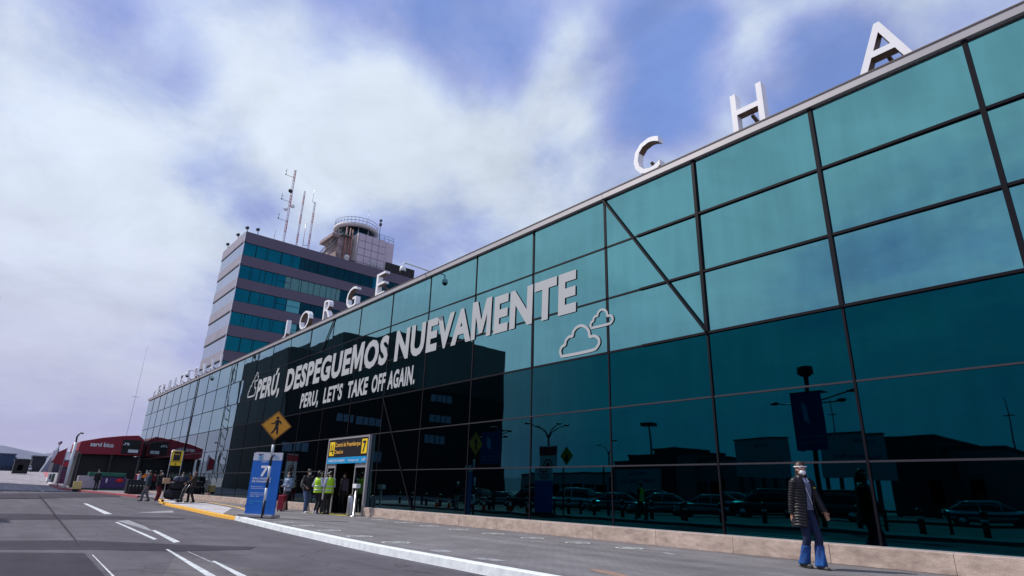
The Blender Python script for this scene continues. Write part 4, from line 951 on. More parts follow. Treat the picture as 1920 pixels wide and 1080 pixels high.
def rfA(x, y, Y): v = pY(x, y, 2*FY-Y); v.y = Y; return v
def totem(P0, P1, h, label, blue=True, group=None, zb=0.0):
    P0, P1 = Vector(P0), Vector(P1); u = (P1-P0).normalized(); W = (P1-P0).length; n = Vector((u.y, -u.x, 0)); v = Vector((0, 0, 1))
    t = thing('notice_totem', label, 'sign', (P0+P1)/2, 0, group)
    MB().obox((P0+P1)/2+v*.04, u*W*.6, n*.25, v*.04).build('foot', m_blackm, t)
    z = h*.47 if blue else h*.35
    if blue: MB().prism([P0+v*.08, P1+v*.08, P1+v*z, P0+v*z], -n*.05).build('blue_panel', m_blue, t)
    else: MB().tube([(P0+P1)/2+v*.05, (P0+P1)/2+v*z], .05, 8).build('post', m_steel, t)
    MB().prism([P0+v*(z+.01), P1+v*(z+.01), P1+v*h, P0+v*h], -n*.05).build('white_panel', mat('totem_white', (.62, .64, .66), .5), t)
    MB().prism([P0+v*h*.86+n*.004, P1+v*h*.86+n*.004, P1+v*h*.985+n*.004, P0+v*h*.985+n*.004], n*.004).build('red_header', mat('totem_red', (.5, .03, .05), .5), t)
    text('AVISO', P0+u*W*.22+v*h*.895+n*.012, u, v, W*.56, h*.05, m_wpaint, 'lettering', t, bold=.02) if False else None
    c = P0+u*W*.5+v*h*.70+n*.006; mb = MB(); k = 24; ro, ri = W*.30, W*.23
    mb.add([c+u*ro*math.cos(2*math.pi*i/k)+v*ro*math.sin(2*math.pi*i/k) for i in range(k)]+[c+u*ri*math.cos(2*math.pi*i/k)+v*ri*math.sin(2*math.pi*i/k) for i in range(k)], [(i, (i+1) % k, k+(i+1) % k, k+i) for i in range(k)])
    mb.build('warning_ring', m_redk if False else mat('ring_red', (.4, .03, .04), .5), t)
    MB().add([c+u*W*.13*math.cos(i*.785)+v*W*.16*math.sin(i*.785) for i in range(8)], [tuple(range(8))]).build('warning_symbol', m_black, t)
    mb = MB()
    for i in range(4): mb.obox(P0+u*W*(.5-.02*i)+v*h*(.575-.025*i)+n*.006, u*W*(.34-.03*i), n*.002, v*h*.006)
    mb.build('text_lines', m_nav, t)
    return t
# behind the blue banner by the glass, and on the island (seen mirrored)
P = pY(517, 838, 11.2)
totem((-33.6, 11.0, 0), (-33.2, 11.75, 0), 2.75, 'white notice panel with red header and ring symbol behind the blue banner', blue=False)
q0 = rfA(1039, 908, -1.0); q1 = rfA(1007, 908, -1.0); q2 = rfA(1022, 834, -1.0)
totem((q0.x, -1.0, 0), (q1.x, -1.0, 0), q2.z, 'tall notice totem with a blue lower half on the far island, mirrored in the glass')
# yellow sign totem by the trolley
b = Vector((-43.8, pX(322, 905, -43.8).y, 0))
t = thing('direction_sign', 'black and yellow direction sign on a frame by the luggage trolley', 'sign', b)
a0 = b+Vector((-.05, -.33, 0)); a1 = b+Vector((.05, .33, 0)); u = (a1-a0).normalized(); n = Vector((u.y, -u.x, 0)); v = Vector((0, 0, 1)); Wd = (a1-a0).length
mb = MB()
for q in (a0, a1): mb.tube([q, q+v*3.05], .022, 8)
mb.tube([a0+v*3.05, a1+v*3.05], .022, 8); mb.build('frame', m_steel, t)
MB().prism([a0+v*2.38, a1+v*2.38, a1+v*3.02, a0+v*3.02], -n*.03).build('yellow_board', m_sy, t)
MB().prism([a0+u*.2*Wd+v*2.42+n*.004, a1-u*.2*Wd+v*2.42+n*.004, a1-u*.2*Wd+v*2.98+n*.004, a0+u*.2*Wd+v*2.98+n*.004], n*.005).build('black_field', m_black, t)
MB().prism([a0+v*2.12, a1+v*2.12, a1+v*2.35, a0+v*2.35], -n*.03).build('lower_board', m_sy, t)
text('6', a0+u*.42*Wd+v*2.16+n*.01, u, v, .10, .15, m_black, 'number', t, bold=.02)
text('Puerta', a0+u*.2*Wd+v*2.78+n*.016, u, v, Wd*.5, .10, m_so, 'lettering', t, bold=.02)

# ------------------------------------------------------------------ cars
def smooth_sections(mb, secs, n=14, pw=3.2):
    """secs: (y, halfwidth, zlow, zhigh); superellipse rings along Y"""
    rings = []
    for y, hw, zl, zh in secs:
        cz, hz_ = (zl+zh)/2, (zh-zl)/2; r = []
        for k in range(n*2):
            a = math.pi*k/n; c, s = math.cos(a), math.sin(a)
            r.append(Vector((hw*math.copysign(abs(c)**(2/pw), c), y, cz+hz_*math.copysign(abs(s)**(2/pw), s))))
        rings.append(r)
    mb.loft(rings)
m_tyre = mat('tyre', (.015, .015, .016), .85); m_rim = mat('rim', (.45, .45, .47), .3, metal=.8); m_cglass = mat('car_glass', (.02, .03, .035), .05, spec=.8, coat=.3)
m_hl = mat('headlight', (.7, .72, .75), .1, spec=.8); m_tl = mat('taillight', (.5, .01, .01), .2)
def car(kind, mt, label, loc, rz, group=None, cat='car'):
    t = lthing('parked_car', label, cat, loc, rz, group)
    if kind == 'suv': S = [(-2.25, .70, .42, .80), (-2.15, .86, .32, 1.00), (-1.5, .91, .26, 1.06), (0, .93, .25, 1.06), (1.2, .92, .26, 1.03), (1.9, .88, .30, .96), (2.2, .78, .36, .82), (2.28, .62, .45, .70)]; Cb = [(-2.05, .70, .95, 1.10), (-1.9, .76, .95, 1.58), (-.9, .76, .95, 1.72), (.3, .74, .95, 1.70), (.75, .72, .95, 1.55), (1.35, .68, .92, 1.06)]
    else: S = [(-2.2, .66, .45, .82), (-2.1, .82, .33, .94), (-1.4, .87, .26, .97), (0, .89, .24, .95), (1.1, .88, .25, .92), (1.8, .84, .29, .84), (2.1, .74, .34, .72), (2.2, .58, .42, .62)]; Cb = [(-1.95, .60, .86, .96), (-1.35, .66, .86, 1.32), (-.6, .68, .86, 1.45), (.1, .67, .86, 1.44), (.5, .65, .86, 1.33), (1.15, .62, .82, .94)]
    mb = MB(); smooth_sections(mb, S); body = mb.build('body', mt, t)
    mb = MB(); smooth_sections(mb, Cb, pw=4); cab = mb.build('windows', m_cglass, t)
    mid = Cb[2:4]; mb = MB(); smooth_sections(mb, [(Cb[1][0]+.12, mid[0][1]*.92, mid[0][3]-.10, mid[0][3]-.02), (mid[0][0], mid[0][1]*.97, mid[0][3]-.12, mid[0][3]+.025), (mid[1][0], mid[1][1]*.97, mid[1][3]-.12, mid[1][3]+.025), (Cb[4][0]-.05, Cb[4][1]*.93, Cb[4][3]-.10, Cb[4][3]+.05)], pw=5); mb.build('roof', mt, t)
    mb = MB()
    for sx in (-1, 1):
        for y in (-.45, .42 if kind == 'car' else .3): mb.bar((sx*(.885 if kind == 'car' else .925)*.96, y, .92), (sx*mid[0][1]*.96, y-.05, mid[0][3]-.05), .03, .08)
    mb.build('pillars', mt, t)
    for sx in (-1, 1):
        for y in (-1.35, 1.38):
            x = sx*.80; ring = lambda r, xx: [Vector((xx, y+r*math.cos(2*math.pi*k/18), .33+r*math.sin(2*math.pi*k/18))) for k in range(18)]
            wmb = MB(); wmb.loft([ring(.28, x-.10), ring(.33, x-.08), ring(.33, x+.08), ring(.28, x+.10)]); wh = wmb.build('wheel', m_tyre, t)
            MB().loft([ring(.20, x-.105), ring(.20, x+.105)]).build('rim', m_rim, wh)
    zf = S[-2][3]
    for sx in (-1, 1):
        MB().ell((sx*.62, S[-2][0]-.08, zf-.12), (.17, .16, .08), 10, 6).build('headlight', m_hl, t)
        MB().ell((sx*.66, S[1][0]-.02, .82), (.15, .10, .10), 10, 6).build('taillight', m_tl, t)
    MB().box(-.26, .26, S[-1][0]-.02, S[-1][0]+.02, .48, .58).build('number_plate', m_wpaint, t)
    return t
carw = car('suv', mat('car_white', (.62, .64, .66), .25, coat=.6), 'white sports utility car mirrored in the glass, behind the vested walker', (-37.5, -15.5, -.1), R_(75), 'cars in the car park')
silver = mat('car_silver', (.33, .35, .38), .25, metal=.5, coat=.5); darkc = mat('car_dark', (.02, .022, .028), .25, coat=.6)
cs = car('car', silver, 'silver saloon in the car park row, leftmost in the mirror image', (-32.5, -15, -.1), R_(62), 'cars in the car park')
cd_ = car('suv', darkc, 'dark sports utility car in the car park row, beside the white one', (-43.5, -15.5, -.1), R_(75), 'cars in the car park')
def setmat(o, m0):
    for ch in o.children:
        if ch.name.split('.')[0] in ('body', 'roof', 'pillars'):
            ch.data = ch.data.copy(); ch.data.materials.clear(); ch.data.materials.append(m0)
spots = [(-22.0, -8.6, 66, cs, 'second silver saloon of the front car park row'), (-18.6, -8.4, 70, cs, 'third silver saloon of the front row, with bright windscreen'), (-15.3, -8.6, 74, cd_, 'dark sports utility car at the middle of the front row'),
         (-11.8, -7.6, 84, cd_, 'large dark sports utility car nearest the walking woman in the mirror'), (-38.6, -9.4, 70, cs, 'silver saloon near the left end of the front row'), (-42.5, -9.6, 78, cd_, 'dark car at the left end of the front row'),
         (-31, -15.5, 255, cs, 'silver saloon in the rear row, left'), (-26, -15.5, 250, cd_, 'dark car in the rear row, left of centre'), (-20, -15.5, 255, cs, 'silver saloon in the rear row, centre'), (-14, -15.5, 255, cd_, 'dark car in the rear row, right'), (-7, -14, 250, cs, 'silver saloon in the rear row, far right')]
for x, y, a, src, lab in spots:
    c = copy_tree(src); kk = 1+6/(12.15-y); c.location = (x*1.22-1.0, y-6, -.1); c.rotation_euler.z = R_(a); c['label'] = lab+', seen in the glass'
c = copy_tree(cd_); c.location = (-175, 2.2, zr(-175)-.12); c.rotation_euler.z = R_(85); c['label'] = 'tiny dark car far down the road at the left edge'; c['group'] = 'cars far down the road'
c = copy_tree(cs); c.location = (-200, 9.4, zr(-200)-.12); c.rotation_euler.z = R_(-95); c['label'] = 'tiny silver car far down the road below the distant tower'; c['group'] = 'cars far down the road'

# ------------------------------------------------------------------ what stands across the road (mirrored in the facade)
def rfY(x, y, Y): v = pY(x, y, 2*FY-Y); v.y = Y; return v
m_dkb = mat('dark_facade', (.018, .028, .030), .6, var=.3, vscale=.3, stretch=(1, 1, .2)); m_dkb2 = mat('darker_facade', (.004, .005, .007), .7)
m_win = mat('pale_window', (.16, .25, .36), .3, spec=.6)
def across():
    t = thing('dark_office_building', 'tall dark stepped building across the road, mirrored in the glass', 'building', (-80, -20, 0))
    X = -75
    def b(y0, y1, z, mt=m_dkb, nm='wing', zb=0): MB().box(X-18, X, y0, y1, zb, z).build(nm, mt, t)
    b(-38.6, -21.0, 24.0, nm='main_wing'); b(-21.0, -17.5, 23.2, nm='step_wing'); b(-17.5, -9.5, 21.5, nm='middle_wing'); b(-9.5, -2.4, 18.0, nm='low_wing')
    MB().box(X, X+.25, -38.4, -2.6, 0, 15.2).build('dark_base', m_dkb2, t)
    for (y0, y1, z0_, z1_) in ((-27.5, -23.8, 13.6, 14.6), (-27.5, -23.8, 10.6, 11.6), (-27.6, -23.9, 7.6, 8.7), (-16.5, -12.7, 9.3, 10.3), (-12.3, -9.6, 9.4, 10.4), (-6.5, -3.2, 5.2, 6.3), (-17.0, -11.0, 4.6, 6.0)):
        f = MB().box(X+.25, X+.3, y0, y1, z0_, z1_).build('window', m_win, t)
        mb = MB(); k = int((y1-y0)/.9)
        for i in range(1, k): yy = y0+(y1-y0)*i/k; mb.box(X+.3, X+.33, yy-.06, yy+.06, z0_, z1_)
        mb.build('window_bar', m_dkb2, f)
across()
m_low = mat('low_grey', (.10, .11, .12), .8, var=.1, vscale=.3); m_low2 = mat('low_pale', (.24, .26, .29), .8, var=.08, vscale=.3); m_low3 = mat('low_dark', (.03, .034, .04), .8)
def low(label, blocks, winrow=None):
    t = thing('low_building', label, 'building', (blocks[0][0], blocks[0][2], 0))
    for i, (x0, x1, y, d, z, mt) in enumerate(blocks):
        wl = MB().box(x0, x1, y-d, y, -.1, z).build('block', mt, t)
        MB().box(x0-.1, x1+.1, y-d-.1, y+.1, z, z+.25).build('parapet', m_low3, wl)
    if winrow:
        for x0, x1, y, z0_, z1_, n in winrow:
            for k in range(n):
                a = x0+(x1-x0)*k/n; MB().box(a+.25, a+(x1-x0)/n-.25, y, y+.06, z0_, z1_).build('window', m_gtow2 if k % 2 else m_low3, t)
    return t
low('low stepped grey building with roof boxes, mirrored left of the billboards', [(-53, -36.5, -40, 14, 5.1, m_low), (-50.3, -46.5, -39.5, 10, 5.8, m_low3), (-46.4, -43.2, -39.4, 8, 6.5, m_low3), (-43.0, -40.2, -39.6, 6, 5.8, m_low)], [(-52, -37, -39.95, 1.0, 3.0, 8)])
low('dark low hall seen in the mirror image right of the billboards', [(-21.5, -16.5, -42, 18, 7.0, m_low3), (-16.4, -12, -44, 14, 6.0, m_low)], [(-20, -14, -41.95, 1.2, 3.2, 4)])
low('long pale wall building mirrored near the far left', [(-78, -57, -45, 12, 4.2, m_low2), (-57, -53, -44, 10, 3.4, m_low3)], [(-77, -58, -44.95, 1, 2.6, 8)])
low('dark building with rounded roof units mirrored at the right', [(-8, 4, -40, 16, 5.6, m_low3), (-5, -1, -39.8, 6, 7.0, m_low3), (4.2, 14, -38, 16, 6.6, m_low3)], [(-7.5, 3.5, -39.95, 1.2, 3.4, 6)])
def billboard(x0, x1, y, z0_, z1_, lines, label):
    t = thing('billboard', label, 'billboard', ((x0+x1)/2, y, 0), 0, 'pale billboards in the car park')
    MB().box(x0, x1, y-.4, y, z0_, z1_).build('board', m_low2, t)
    mb = MB()
    for k in range(5): xx = x0+.3+(x1-x0-.6)*k/4; mb.box(xx-.15, xx+.15, y-.35, y-.05, -.1, z0_)
    mb.build('posts', m_low3, t)
    MB().box(x0-.1, x1+.1, y-.5, y+.1, z1_, z1_+.12).build('top_trim', m_low3, t)
    for s, fx_, fz, ww, hh in lines: text(s, (x1-(x1-x0)*fx_, y+.02, z0_+(z1_-z0_)*fz), (-1, 0, 0), (0, 0, 1), (x1-x0)*ww, (z1_-z0_)*hh, m_nav, 'lettering', t, bold=.02)
def bb(pa, pb, Y): return rfY(pa, 870, Y).x, rfY(pb, 870, Y).x
xa, xb = bb(1382, 1476, -38); billboard(xa, xb, -38, 3.0, 6.9, [('+51 CALL', .35, .80, .3, .07), ('Tu destino en el mundo', .12, .40, .76, .07)], 'pale billboard with small lettering, mirrored left of the banner pole')
xa, xb = bb(1540, 1666, -37); billboard(xa, xb, -37, 3.0, 7.0, [('52 ON-LINE', .1, .78, .36, .10), ('Welcome to Peru', .05, .42, .75, .12)], 'wide pale billboard lettered with a welcome, mirrored behind the woman')
xa, xb = bb(1160, 1240, -36); billboard(xa, xb, -36, 1.6, 4.4, [('OFICINA', .3, .72, .4, .12), ('TURISMO Y NEGOCIOS', .1, .40, .8, .14)], 'low pale board mirrored before the stepped grey building')
def lamp(x, y, h, label, arms=2, s=1.0):
    t = thing('street_lamp', label, 'street lamp', (x, y, 0), 0, 'street lamps across the road')
    MB().tube([(x, y, 0), (x, y, h)], [.09*s, .06*s], 8).build('post', m_blackm, t)
    for k, (dx, dy) in enumerate([(1, .2), (-1, -.1), (.8, -.6), (-.8, .6)][:arms]):
        MB().tube([(x, y, h-.3), (x+.2*dx*s, y+.2*dy*s, h+.15*s), (x+.6*dx*s, y+.6*dy*s, h+.45*s), (x+1.1*dx*s, y+1.1*dy*s, h+.62*s)], .035*s, 6).build('arm', m_blackm, t)
        MB().ell((x+1.3*dx*s, y+1.3*dy*s, h+.66*s), (.26*s, .13*s, .07*s), 10, 6).build('lamp_head', m_blackm, t)
p = rfY(1024, 835, -2.6); lamp(p.x, -2.6, pY(1024, 812, 2*FY+2.6).z, 'four armed street lamp behind the notice totem, seen in the glass', 4, .9)
p = rfY(1138, 880, -18); lamp(p.x, -18, 4.9, 'small double armed street lamp among the mirrored cars', 2, 1.0)
# tall banner pole
def bannerpole(x, y, ztop, zb0, zb1, wd, label, txt):
    t = thing('banner_pole', label, 'banner pole', (x, y, 0), 0, 'banner poles on the island')
    MB().tube([(x, y, 0), (x, y, ztop-.35)], .10, 10).build('post', m_blackm, t)
    MB().lathe((x, y, ztop-.3), [(.10, -.12), (.30, 0), (.33, .02), (.33, .30), (.28, .33)], 18).build('drum_head', m_black, t)
    o = MB(); o.box(x-wd/2, x+wd/2, y+.16, y+.19, zb0, zb1); b_ = o.build('banner_face', mat('banner_navy', (.012, .05, .20), .6, var=.2, vscale=1.5), t)
    MB().box(x-wd/2-.04, x-wd/2, y-.45, y+.19, zb0, zb1).build('banner_side', m_black, t)
    MB().box(x-wd/2-.05, x+wd/2+.05, y-.45, y+.2, zb1, zb1+.04).build('top_frame', m_blackm, t)
    for i, s in enumerate(txt): text(s, (x+wd*.42, y+.195, zb0+(zb1-zb0)*(.22-.10*i)), (-1, 0, 0), (0, 0, 1), wd*.8, .10, m_cy, 'lettering', b_)
    MB().prism([(x+q*wd*.3, y+.195, zb0+(zb1-zb0)*(.62+r*.22)) for q, r in ((-.6, 1), (-.1, .6), (.1, -.8), (-.5, -.6))], (0, .005, 0)).build('picture', m_cy, b_)
    for sx, dz in ((1, .45), (1, 0), (-1, .1)):
        MB().tube([(x, y, zb1-.5), (x+sx*(1.2+dz), y, zb1-.45+dz*.8)], .03, 6).build('arm', m_blackm, t); MB().ell((x+sx*(1.35+dz), y, zb1-.42+dz*.8), (.2, .12, .08), 10, 6).build('lamp_head', m_blackm, t)
p = rfY(1512, 700, -1.5); T_ = rfY(1505, 690, -1.5); a_ = rfY(1512, 740, -1.5); b_ = rfY(1520, 848, -1.5)
bannerpole(a_.x, -1.5, T_.z, b_.z, a_.z, 1.25, 'dark banner pole with drum shaped head, mirrored above the walking woman', ('Mant\u00e9n la distancia', 'de 2 metros'))
a_ = rfY(926, 810, -3.3); b_ = rfY(926, 870, -3.3)
bannerpole(a_.x, -3.3, a_.z+.3, b_.z, a_.z, 2.2, 'wide blue banner on a pole mirrored at the dark building corner', ('Medidas de prevenci\u00f3n', 'en el aeropuerto'))
t = thing('flood_mast', 'tall mast with a flat cluster of floodlights, mirrored above the low building', 'mast', (-48.3, -40.5, 0))
MB().tube([(-48.3, -41.5, 0), (-48.3, -41.5, 9.8)], [.2, .1], 8).build('post', m_blackm, t); MB().box(-49.3, -47.3, -42, -41, 9.7, 10.15).build('floodlights', m_blackm, t)
for x, y, h, lab in ((-13.9, -60, 12.5, 'thin lattice radio mast mirrored at the right'), (-30.5, -55, 13.0, 'thin needle mast mirrored left of the banner pole')):
    t = thing('radio_mast', lab, 'antenna', (x, y, 0)); MB().tube([(x, y, 0), (x, y, h)], [.14, .05], 6).build('shaft', m_blackm, t); MB().box(x-.5, x+.5, y-.05, y+.05, h-2, h-1.9).build('crossarm', m_blackm, t)
for i, (X, Y, H_) in enumerate(((-118, -8, 34), (-126, -14, 30))):
    t = thing('radio_mast', 'dark lattice mast mirrored in the far panes, '+('taller left one' if i == 0 else 'shorter right one'), 'antenna', (X, Y, 0))
    mb = MB()
    for k in range(20):
        z = H_*k/20; q = .55*(1-k/24)
        for sx in (-1, 1): mb.tube([(X, Y+sx*q, z), (X, Y+sx*q*.97, z+H_/20)], .09, 4)
        mb.tube([(X, Y-q, z), (X, Y+q, z+H_/20)], .05, 4)
    mb.build('lattice', m_blackm, t)
# crossing sign, bollards with rails, cones across the road
for lab, x, y in (('yellow diamond sign on the island, seen only in the glass', rfY(1060, 852, -1.2).x, -1.2),):
    t = thing('crossing_sign', lab, 'road sign', (x, y, 0)); MB().tube([(x, y, 0), (x, y, 2.6)], .045, 8).build('pole', m_blackm, t)
    MB().prism([(x, y+.06, 3.75), (x+.52, y+.06, 3.22), (x, y+.06, 2.70), (x-.52, y+.06, 3.22)], (0, .012, 0)).build('sign_board', mat('amber2', (.7, .32, .02), .5), t)
    MB().prism([(x-.05, y+.075, 3.3), (x+.08, y+.075, 3.3), (x+.2, y+.075, 2.8), (x, y+.075, 3.0), (x-.2, y+.075, 2.8)], (0, .004, 0)).build('walking_figure', m_black, t)
bol = None
for i in range(24):
    x = -46+i*2.0
    if bol is None:
        bol = lthing('bollard', 'dark round bollard on the island kerb, mirrored low in the glass', 'bollard', (x, -3.0, 0), 0, 'bollards along the island')
        MB().lathe((0, 0, 0), [(.11, 0), (.11, .7), (.13, .72), (.13, .85), (.07, .9)], 12).build('post', m_blackm, bol); MB().lathe((0, 0, 0), [(.112, .5), (.112, .6)], 12).build('band', m_steel, bol)
    else: c = copy_tree(bol); c.location = (x, -3.0, 0)
for i in range(4):
    x0 = -44+i*11.5; t = thing('guard_rail', 'low dark guard rail behind the bollards, '+['leftmost length', 'second length from the left', 'third length from the left', 'rightmost length'][i], 'railing', (x0, -3.9, 0), 0, 'guard rails along the car park')
    mb = MB()
    for z in (.35, .72): mb.bar((x0, -3.9, z), (x0+11, -3.9, z), .06, .10)
    mb.build('rails', m_low3, t); mb = MB()
    for k in range(6): mb.box(x0+k*2.2-.05, x0+k*2.2+.05, -3.96, -3.84, -.1, .8)
    mb.build('posts', m_low3, t)
m_or = mat('cone_orange', (.75, .10, .02), .5); cone = None
for i, (x, y) in enumerate(((-38.2, -1.5), (-36.4, -1.3), (-34.2, -1.6), (-32.3, -1.2), (-30.0, -1.5), (-28.0, -1.3))):
    if cone is None:
        cone = lthing('traffic_cone', 'orange traffic cone on the island, mirrored in the dark lower glass', 'traffic cone', (x, y, 0), 0, 'traffic cones on the island')
        MB().lathe((0, 0, 0), [(.14, .03), (.03, .70), (.02, .71)], 14).build('cone_body', m_or, cone); MB().box(-.19, .19, -.19, .19, 0, .03).build('base', m_or, cone); MB().lathe((0, 0, 0), [(.098, .34), (.072, .50)], 14).build('white_band', m_wpaint, cone)
    else: c = copy_tree(cone); c.location = (x, y, 0)
# ------------------------------------------------------------------ people
m_skin = mat('skin', (.36, .19, .13), .55, spec=.3); m_skin2 = mat('skin_dark', (.24, .125, .08), .55, spec=.3)
m_hair = mat('hair_dark', (.018, .012, .010), .45, vscale=60, col2=(.006, .004, .003)); m_hairb = mat('hair_brown', (.075, .032, .02), .45, vscale=60, col2=(.015, .008, .006))
m_mask = mat('mask_white', (.72, .74, .80), .8); m_eye = mat('eye_dark', (.01, .008, .008), .15); m_eyew = mat('eye_white', (.6, .6, .6), .3)
m_jeans = mat('denim', (.10, .15, .27), .85, vscale=9, col2=(.05, .08, .16)); m_blk = mat('cloth_black', (.014, .014, .018), .8, bump=.2, bscale=20)
m_shoe = mat('shoe_dark', (.03, .028, .028), .6); m_sole = mat('shoe_white', (.6, .6, .62), .6)
m_vest = mat('vest_lime', (.42, .72, .02), .6, bump=.2, bscale=14); m_stripe = mat('reflective_strip', (.55, .58, .60), .35)
m_lilac = mat('shirt_lilac', (.45, .47, .60), .8, bump=.2, bscale=14)
def ik(a, b, l1, l2, pole):
    a, b, pole = Vector(a), Vector(b), Vector(pole); d = b-a; L_ = min(d.length, (l1+l2)*.999); d.normalize()
    b2 = a+d*L_; x = (l1*l1-l2*l2+L_*L_)/(2*L_); h = math.sqrt(max(0, l1*l1-x*x)); p = (pole-d*pole.dot(d)).normalized()
    return a+d*x+p*h, b2
def hand(mb, wr, d, inn, side, curl=.5, s=1.0):
    """palm, four unequal fingers and a thumb; d: direction of the forearm, inn: way the palm faces"""
    d = d.normalized(); inn = (inn-d*inn.dot(d)).normalized(); w_ = d.cross(inn)*side
    if (w_.y) < 0: w_ = -w_                                  # thumb side points forward
    pc = wr+d*.048*s
    R3 = Matrix((w_, inn, d)).transposed()
    mb.ell(pc, (.038*s, .015*s, .052*s), 12, 8, R3); mb.cap_(wr-d*.01, wr+d*.03, .024*s, .022*s, 10)
    for k, (o, ln) in enumerate(((.028, .068), (.010, .076), (-.009, .071), (-.027, .056))):
        b_ = wr+d*.088*s+w_*o*s; ln *= s; c1 = curl*(.7+.12*k)
        d1 = (d*math.cos(c1*.7)+inn*math.sin(c1*.7)); d2 = (d*math.cos(c1*1.7)+inn*math.sin(c1*1.7)); d3 = (d*math.cos(c1*2.4)+inn*math.sin(c1*2.4))
        q1 = b_+d1*ln*.48; q2 = q1+d2*ln*.32; q3 = q2+d3*ln*.24
        mb.cap_(b_-d*.012, q1, .0095*s, .0088*s, 8); mb.cap_(q1, q2, .0088*s, .008*s, 8); mb.cap_(q2, q3, .008*s, .0068*s, 8)
    tb = wr+d*.028*s+w_*.032*s; t1 = tb+(d*.6+w_*.75+inn*.25).normalized()*.036*s; t2 = t1+(d*.9+w_*.2+inn*.45).normalized()*.030*s
    mb.cap_(tb-w_*.012, t1, .0125*s, .0105*s, 8); mb.cap_(t1, t2, .0105*s, .008*s, 8)
def person(label, x, y, hx, hy, H_=1.7, z=0.0, arms=None, feet=None, top='jacket', topm=None, legm=None, shoem=None, hair='short', hairm=None, mask=True, vest=False, cap=None, shield=False, skin=None, lean=0.0, vox=.013, group=None, turn=0.0, flare=0.0, build=1.0, extra=None, name='person', sleeves=True):
    t = lthing(name, label, 'person', (x, y, z), math.atan2(-hx, hy), group); k = H_/1.70
    S = lambda v: Vector(v)*k
    skin = skin or m_skin; legm = legm or m_blk; topm = topm or m_blk; shoem = shoem or m_shoe; hairm = hairm or m_hair
    feet = feet or ((-.10, .0), (.10, .05)); arms = arms or ((-.25, .03, .82), (.25, .03, .82))
    ly = lambda zz: math.tan(lean)*max(0, zz-.93)            # forward lean of the trunk
    J = {}
    for i, sd in enumerate((-1, 1)):
        hp = Vector((sd*.085, 0, .90)); f = feet[i]; an = Vector((f[0], f[1], .085+(f[2] if len(f) > 2 else 0)))
        kn, an = ik(hp, an, .435, .415, (sd*.05, 1, 0)); J['hp', sd], J['kn', sd], J['an', sd] = hp, kn, an
        sh = Vector((sd*.175*build, ly(1.40), 1.395)); el, wr = ik(sh, arms[i], .285, .255, (sd*.35, -1, -.15)); J['sh', sd], J['el', sd], J['wr', sd] = sh, el, wr
    hd = Vector((0, ly(1.6)+.015, 1.60)); RT = Matrix.Rotation(turn, 3, 'Z')
    def hp_(vx, vy, vz): return hd+RT @ Vector((vx, vy, vz))
    b = build
    # body, one continuous surface
    mb = MB()
    mb.ell(S((0, 0, .95)), S((.155*b, .11, .12))); mb.ell(S((0, ly(1.1), 1.10)), S((.135*b, .095, .16))); mb.ell(S((0, ly(1.28), 1.28)), S((.16*b, .11, .17)))
    mb.cap_(S((-.14*b, ly(1.4), 1.39)), S((.14*b, ly(1.4), 1.39)), .055*k, .055*k); mb.cap_(S((0, ly(1.42)-.005, 1.40)), S((0, ly(1.5)+.005, 1.53)), .056*k, .050*k)
    mb.ell(S(hd+Vector((0, 0, .02))), S((.074, .092, .098)), 20, 14, RT); mb.ell(S(hp_(0, .022, -.055)), S((.056, .066, .058)), 16, 10, RT); mb.cap_(S(hp_(0, .035, -.085)), S(hp_(0, .058, -.095)), .024*k, .020*k)
    mb.cap_(S(hp_(0, .088, .018)), S(hp_(0, .106, -.018)), .009*k, .014*k); mb.cap_(S(hp_(-.02, .082, -.052)), S(hp_(.02, .082, -.052)), .010*k, .010*k)
    mb.cap_(S(hp_(-.035, .078, .038)), S(hp_(.035, .078, .038)), .013*k, .013*k)
    for sd in (-1, 1):
        mb.ell(S(hp_(sd*.076, -.008, -.003)), S((.010, .020, .030)), 10, 8, RT)
        mb.cap_(S(J['sh', sd]), S(J['el', sd]), .047*k, .038*k); mb.cap_(S(J['el', sd]), S(J['wr', sd]), .037*k, .025*k)
        d = J['wr', sd]-J['el', sd]; hand(mb, S(J['wr', sd]), d, Vector((-sd, .25, 0)), sd, .45, k)
        mb.cap_(S(J['hp', sd]), S(J['kn', sd]), .082*k, .052*k); mb.cap_(S(J['kn', sd]), S(J['an', sd]), .052*k, .036*k)
        c = J['kn', sd]+(J['an', sd]-J['kn', sd])*.3+Vector((0, -.018, 0)); mb.ell(S(c), S((.045, .048, .10)))
        mb.cap_(S(J['an', sd]+Vector((0, 0, -.03))), S(J['an', sd]+Vector((0, .12, -.05))), .035*k, .028*k)
    mb.build('body', skin, t, remesh=vox*.8)
    for sd in (-1, 1):
        MB().ell(S(hp_(sd*.030, .084, .016)), S((.0125, .008, .007)), 10, 8, RT).build('eye', m_eyew, t)
        MB().ell(S(hp_(sd*.030, .0905, .016)), S((.0055, .003, .0055)), 8, 6, RT).build('iris', m_eye, t)
    if vox < .009:
        for sd in (-1, 1): MB().cap_(S(hp_(sd*.016, .091, .041)), S(hp_(sd*.045, .083, .043)), .0045*k, .003*k, 6).build('eyebrow', hairm, t)
    # trousers
    mb = MB(); mb.ell(S((0, 0, .95)), S((.17*b, .125, .13))); mb.cap_(S((0, 0, .98)), S((0, ly(1.04), 1.04)), .13*k, .125*k)
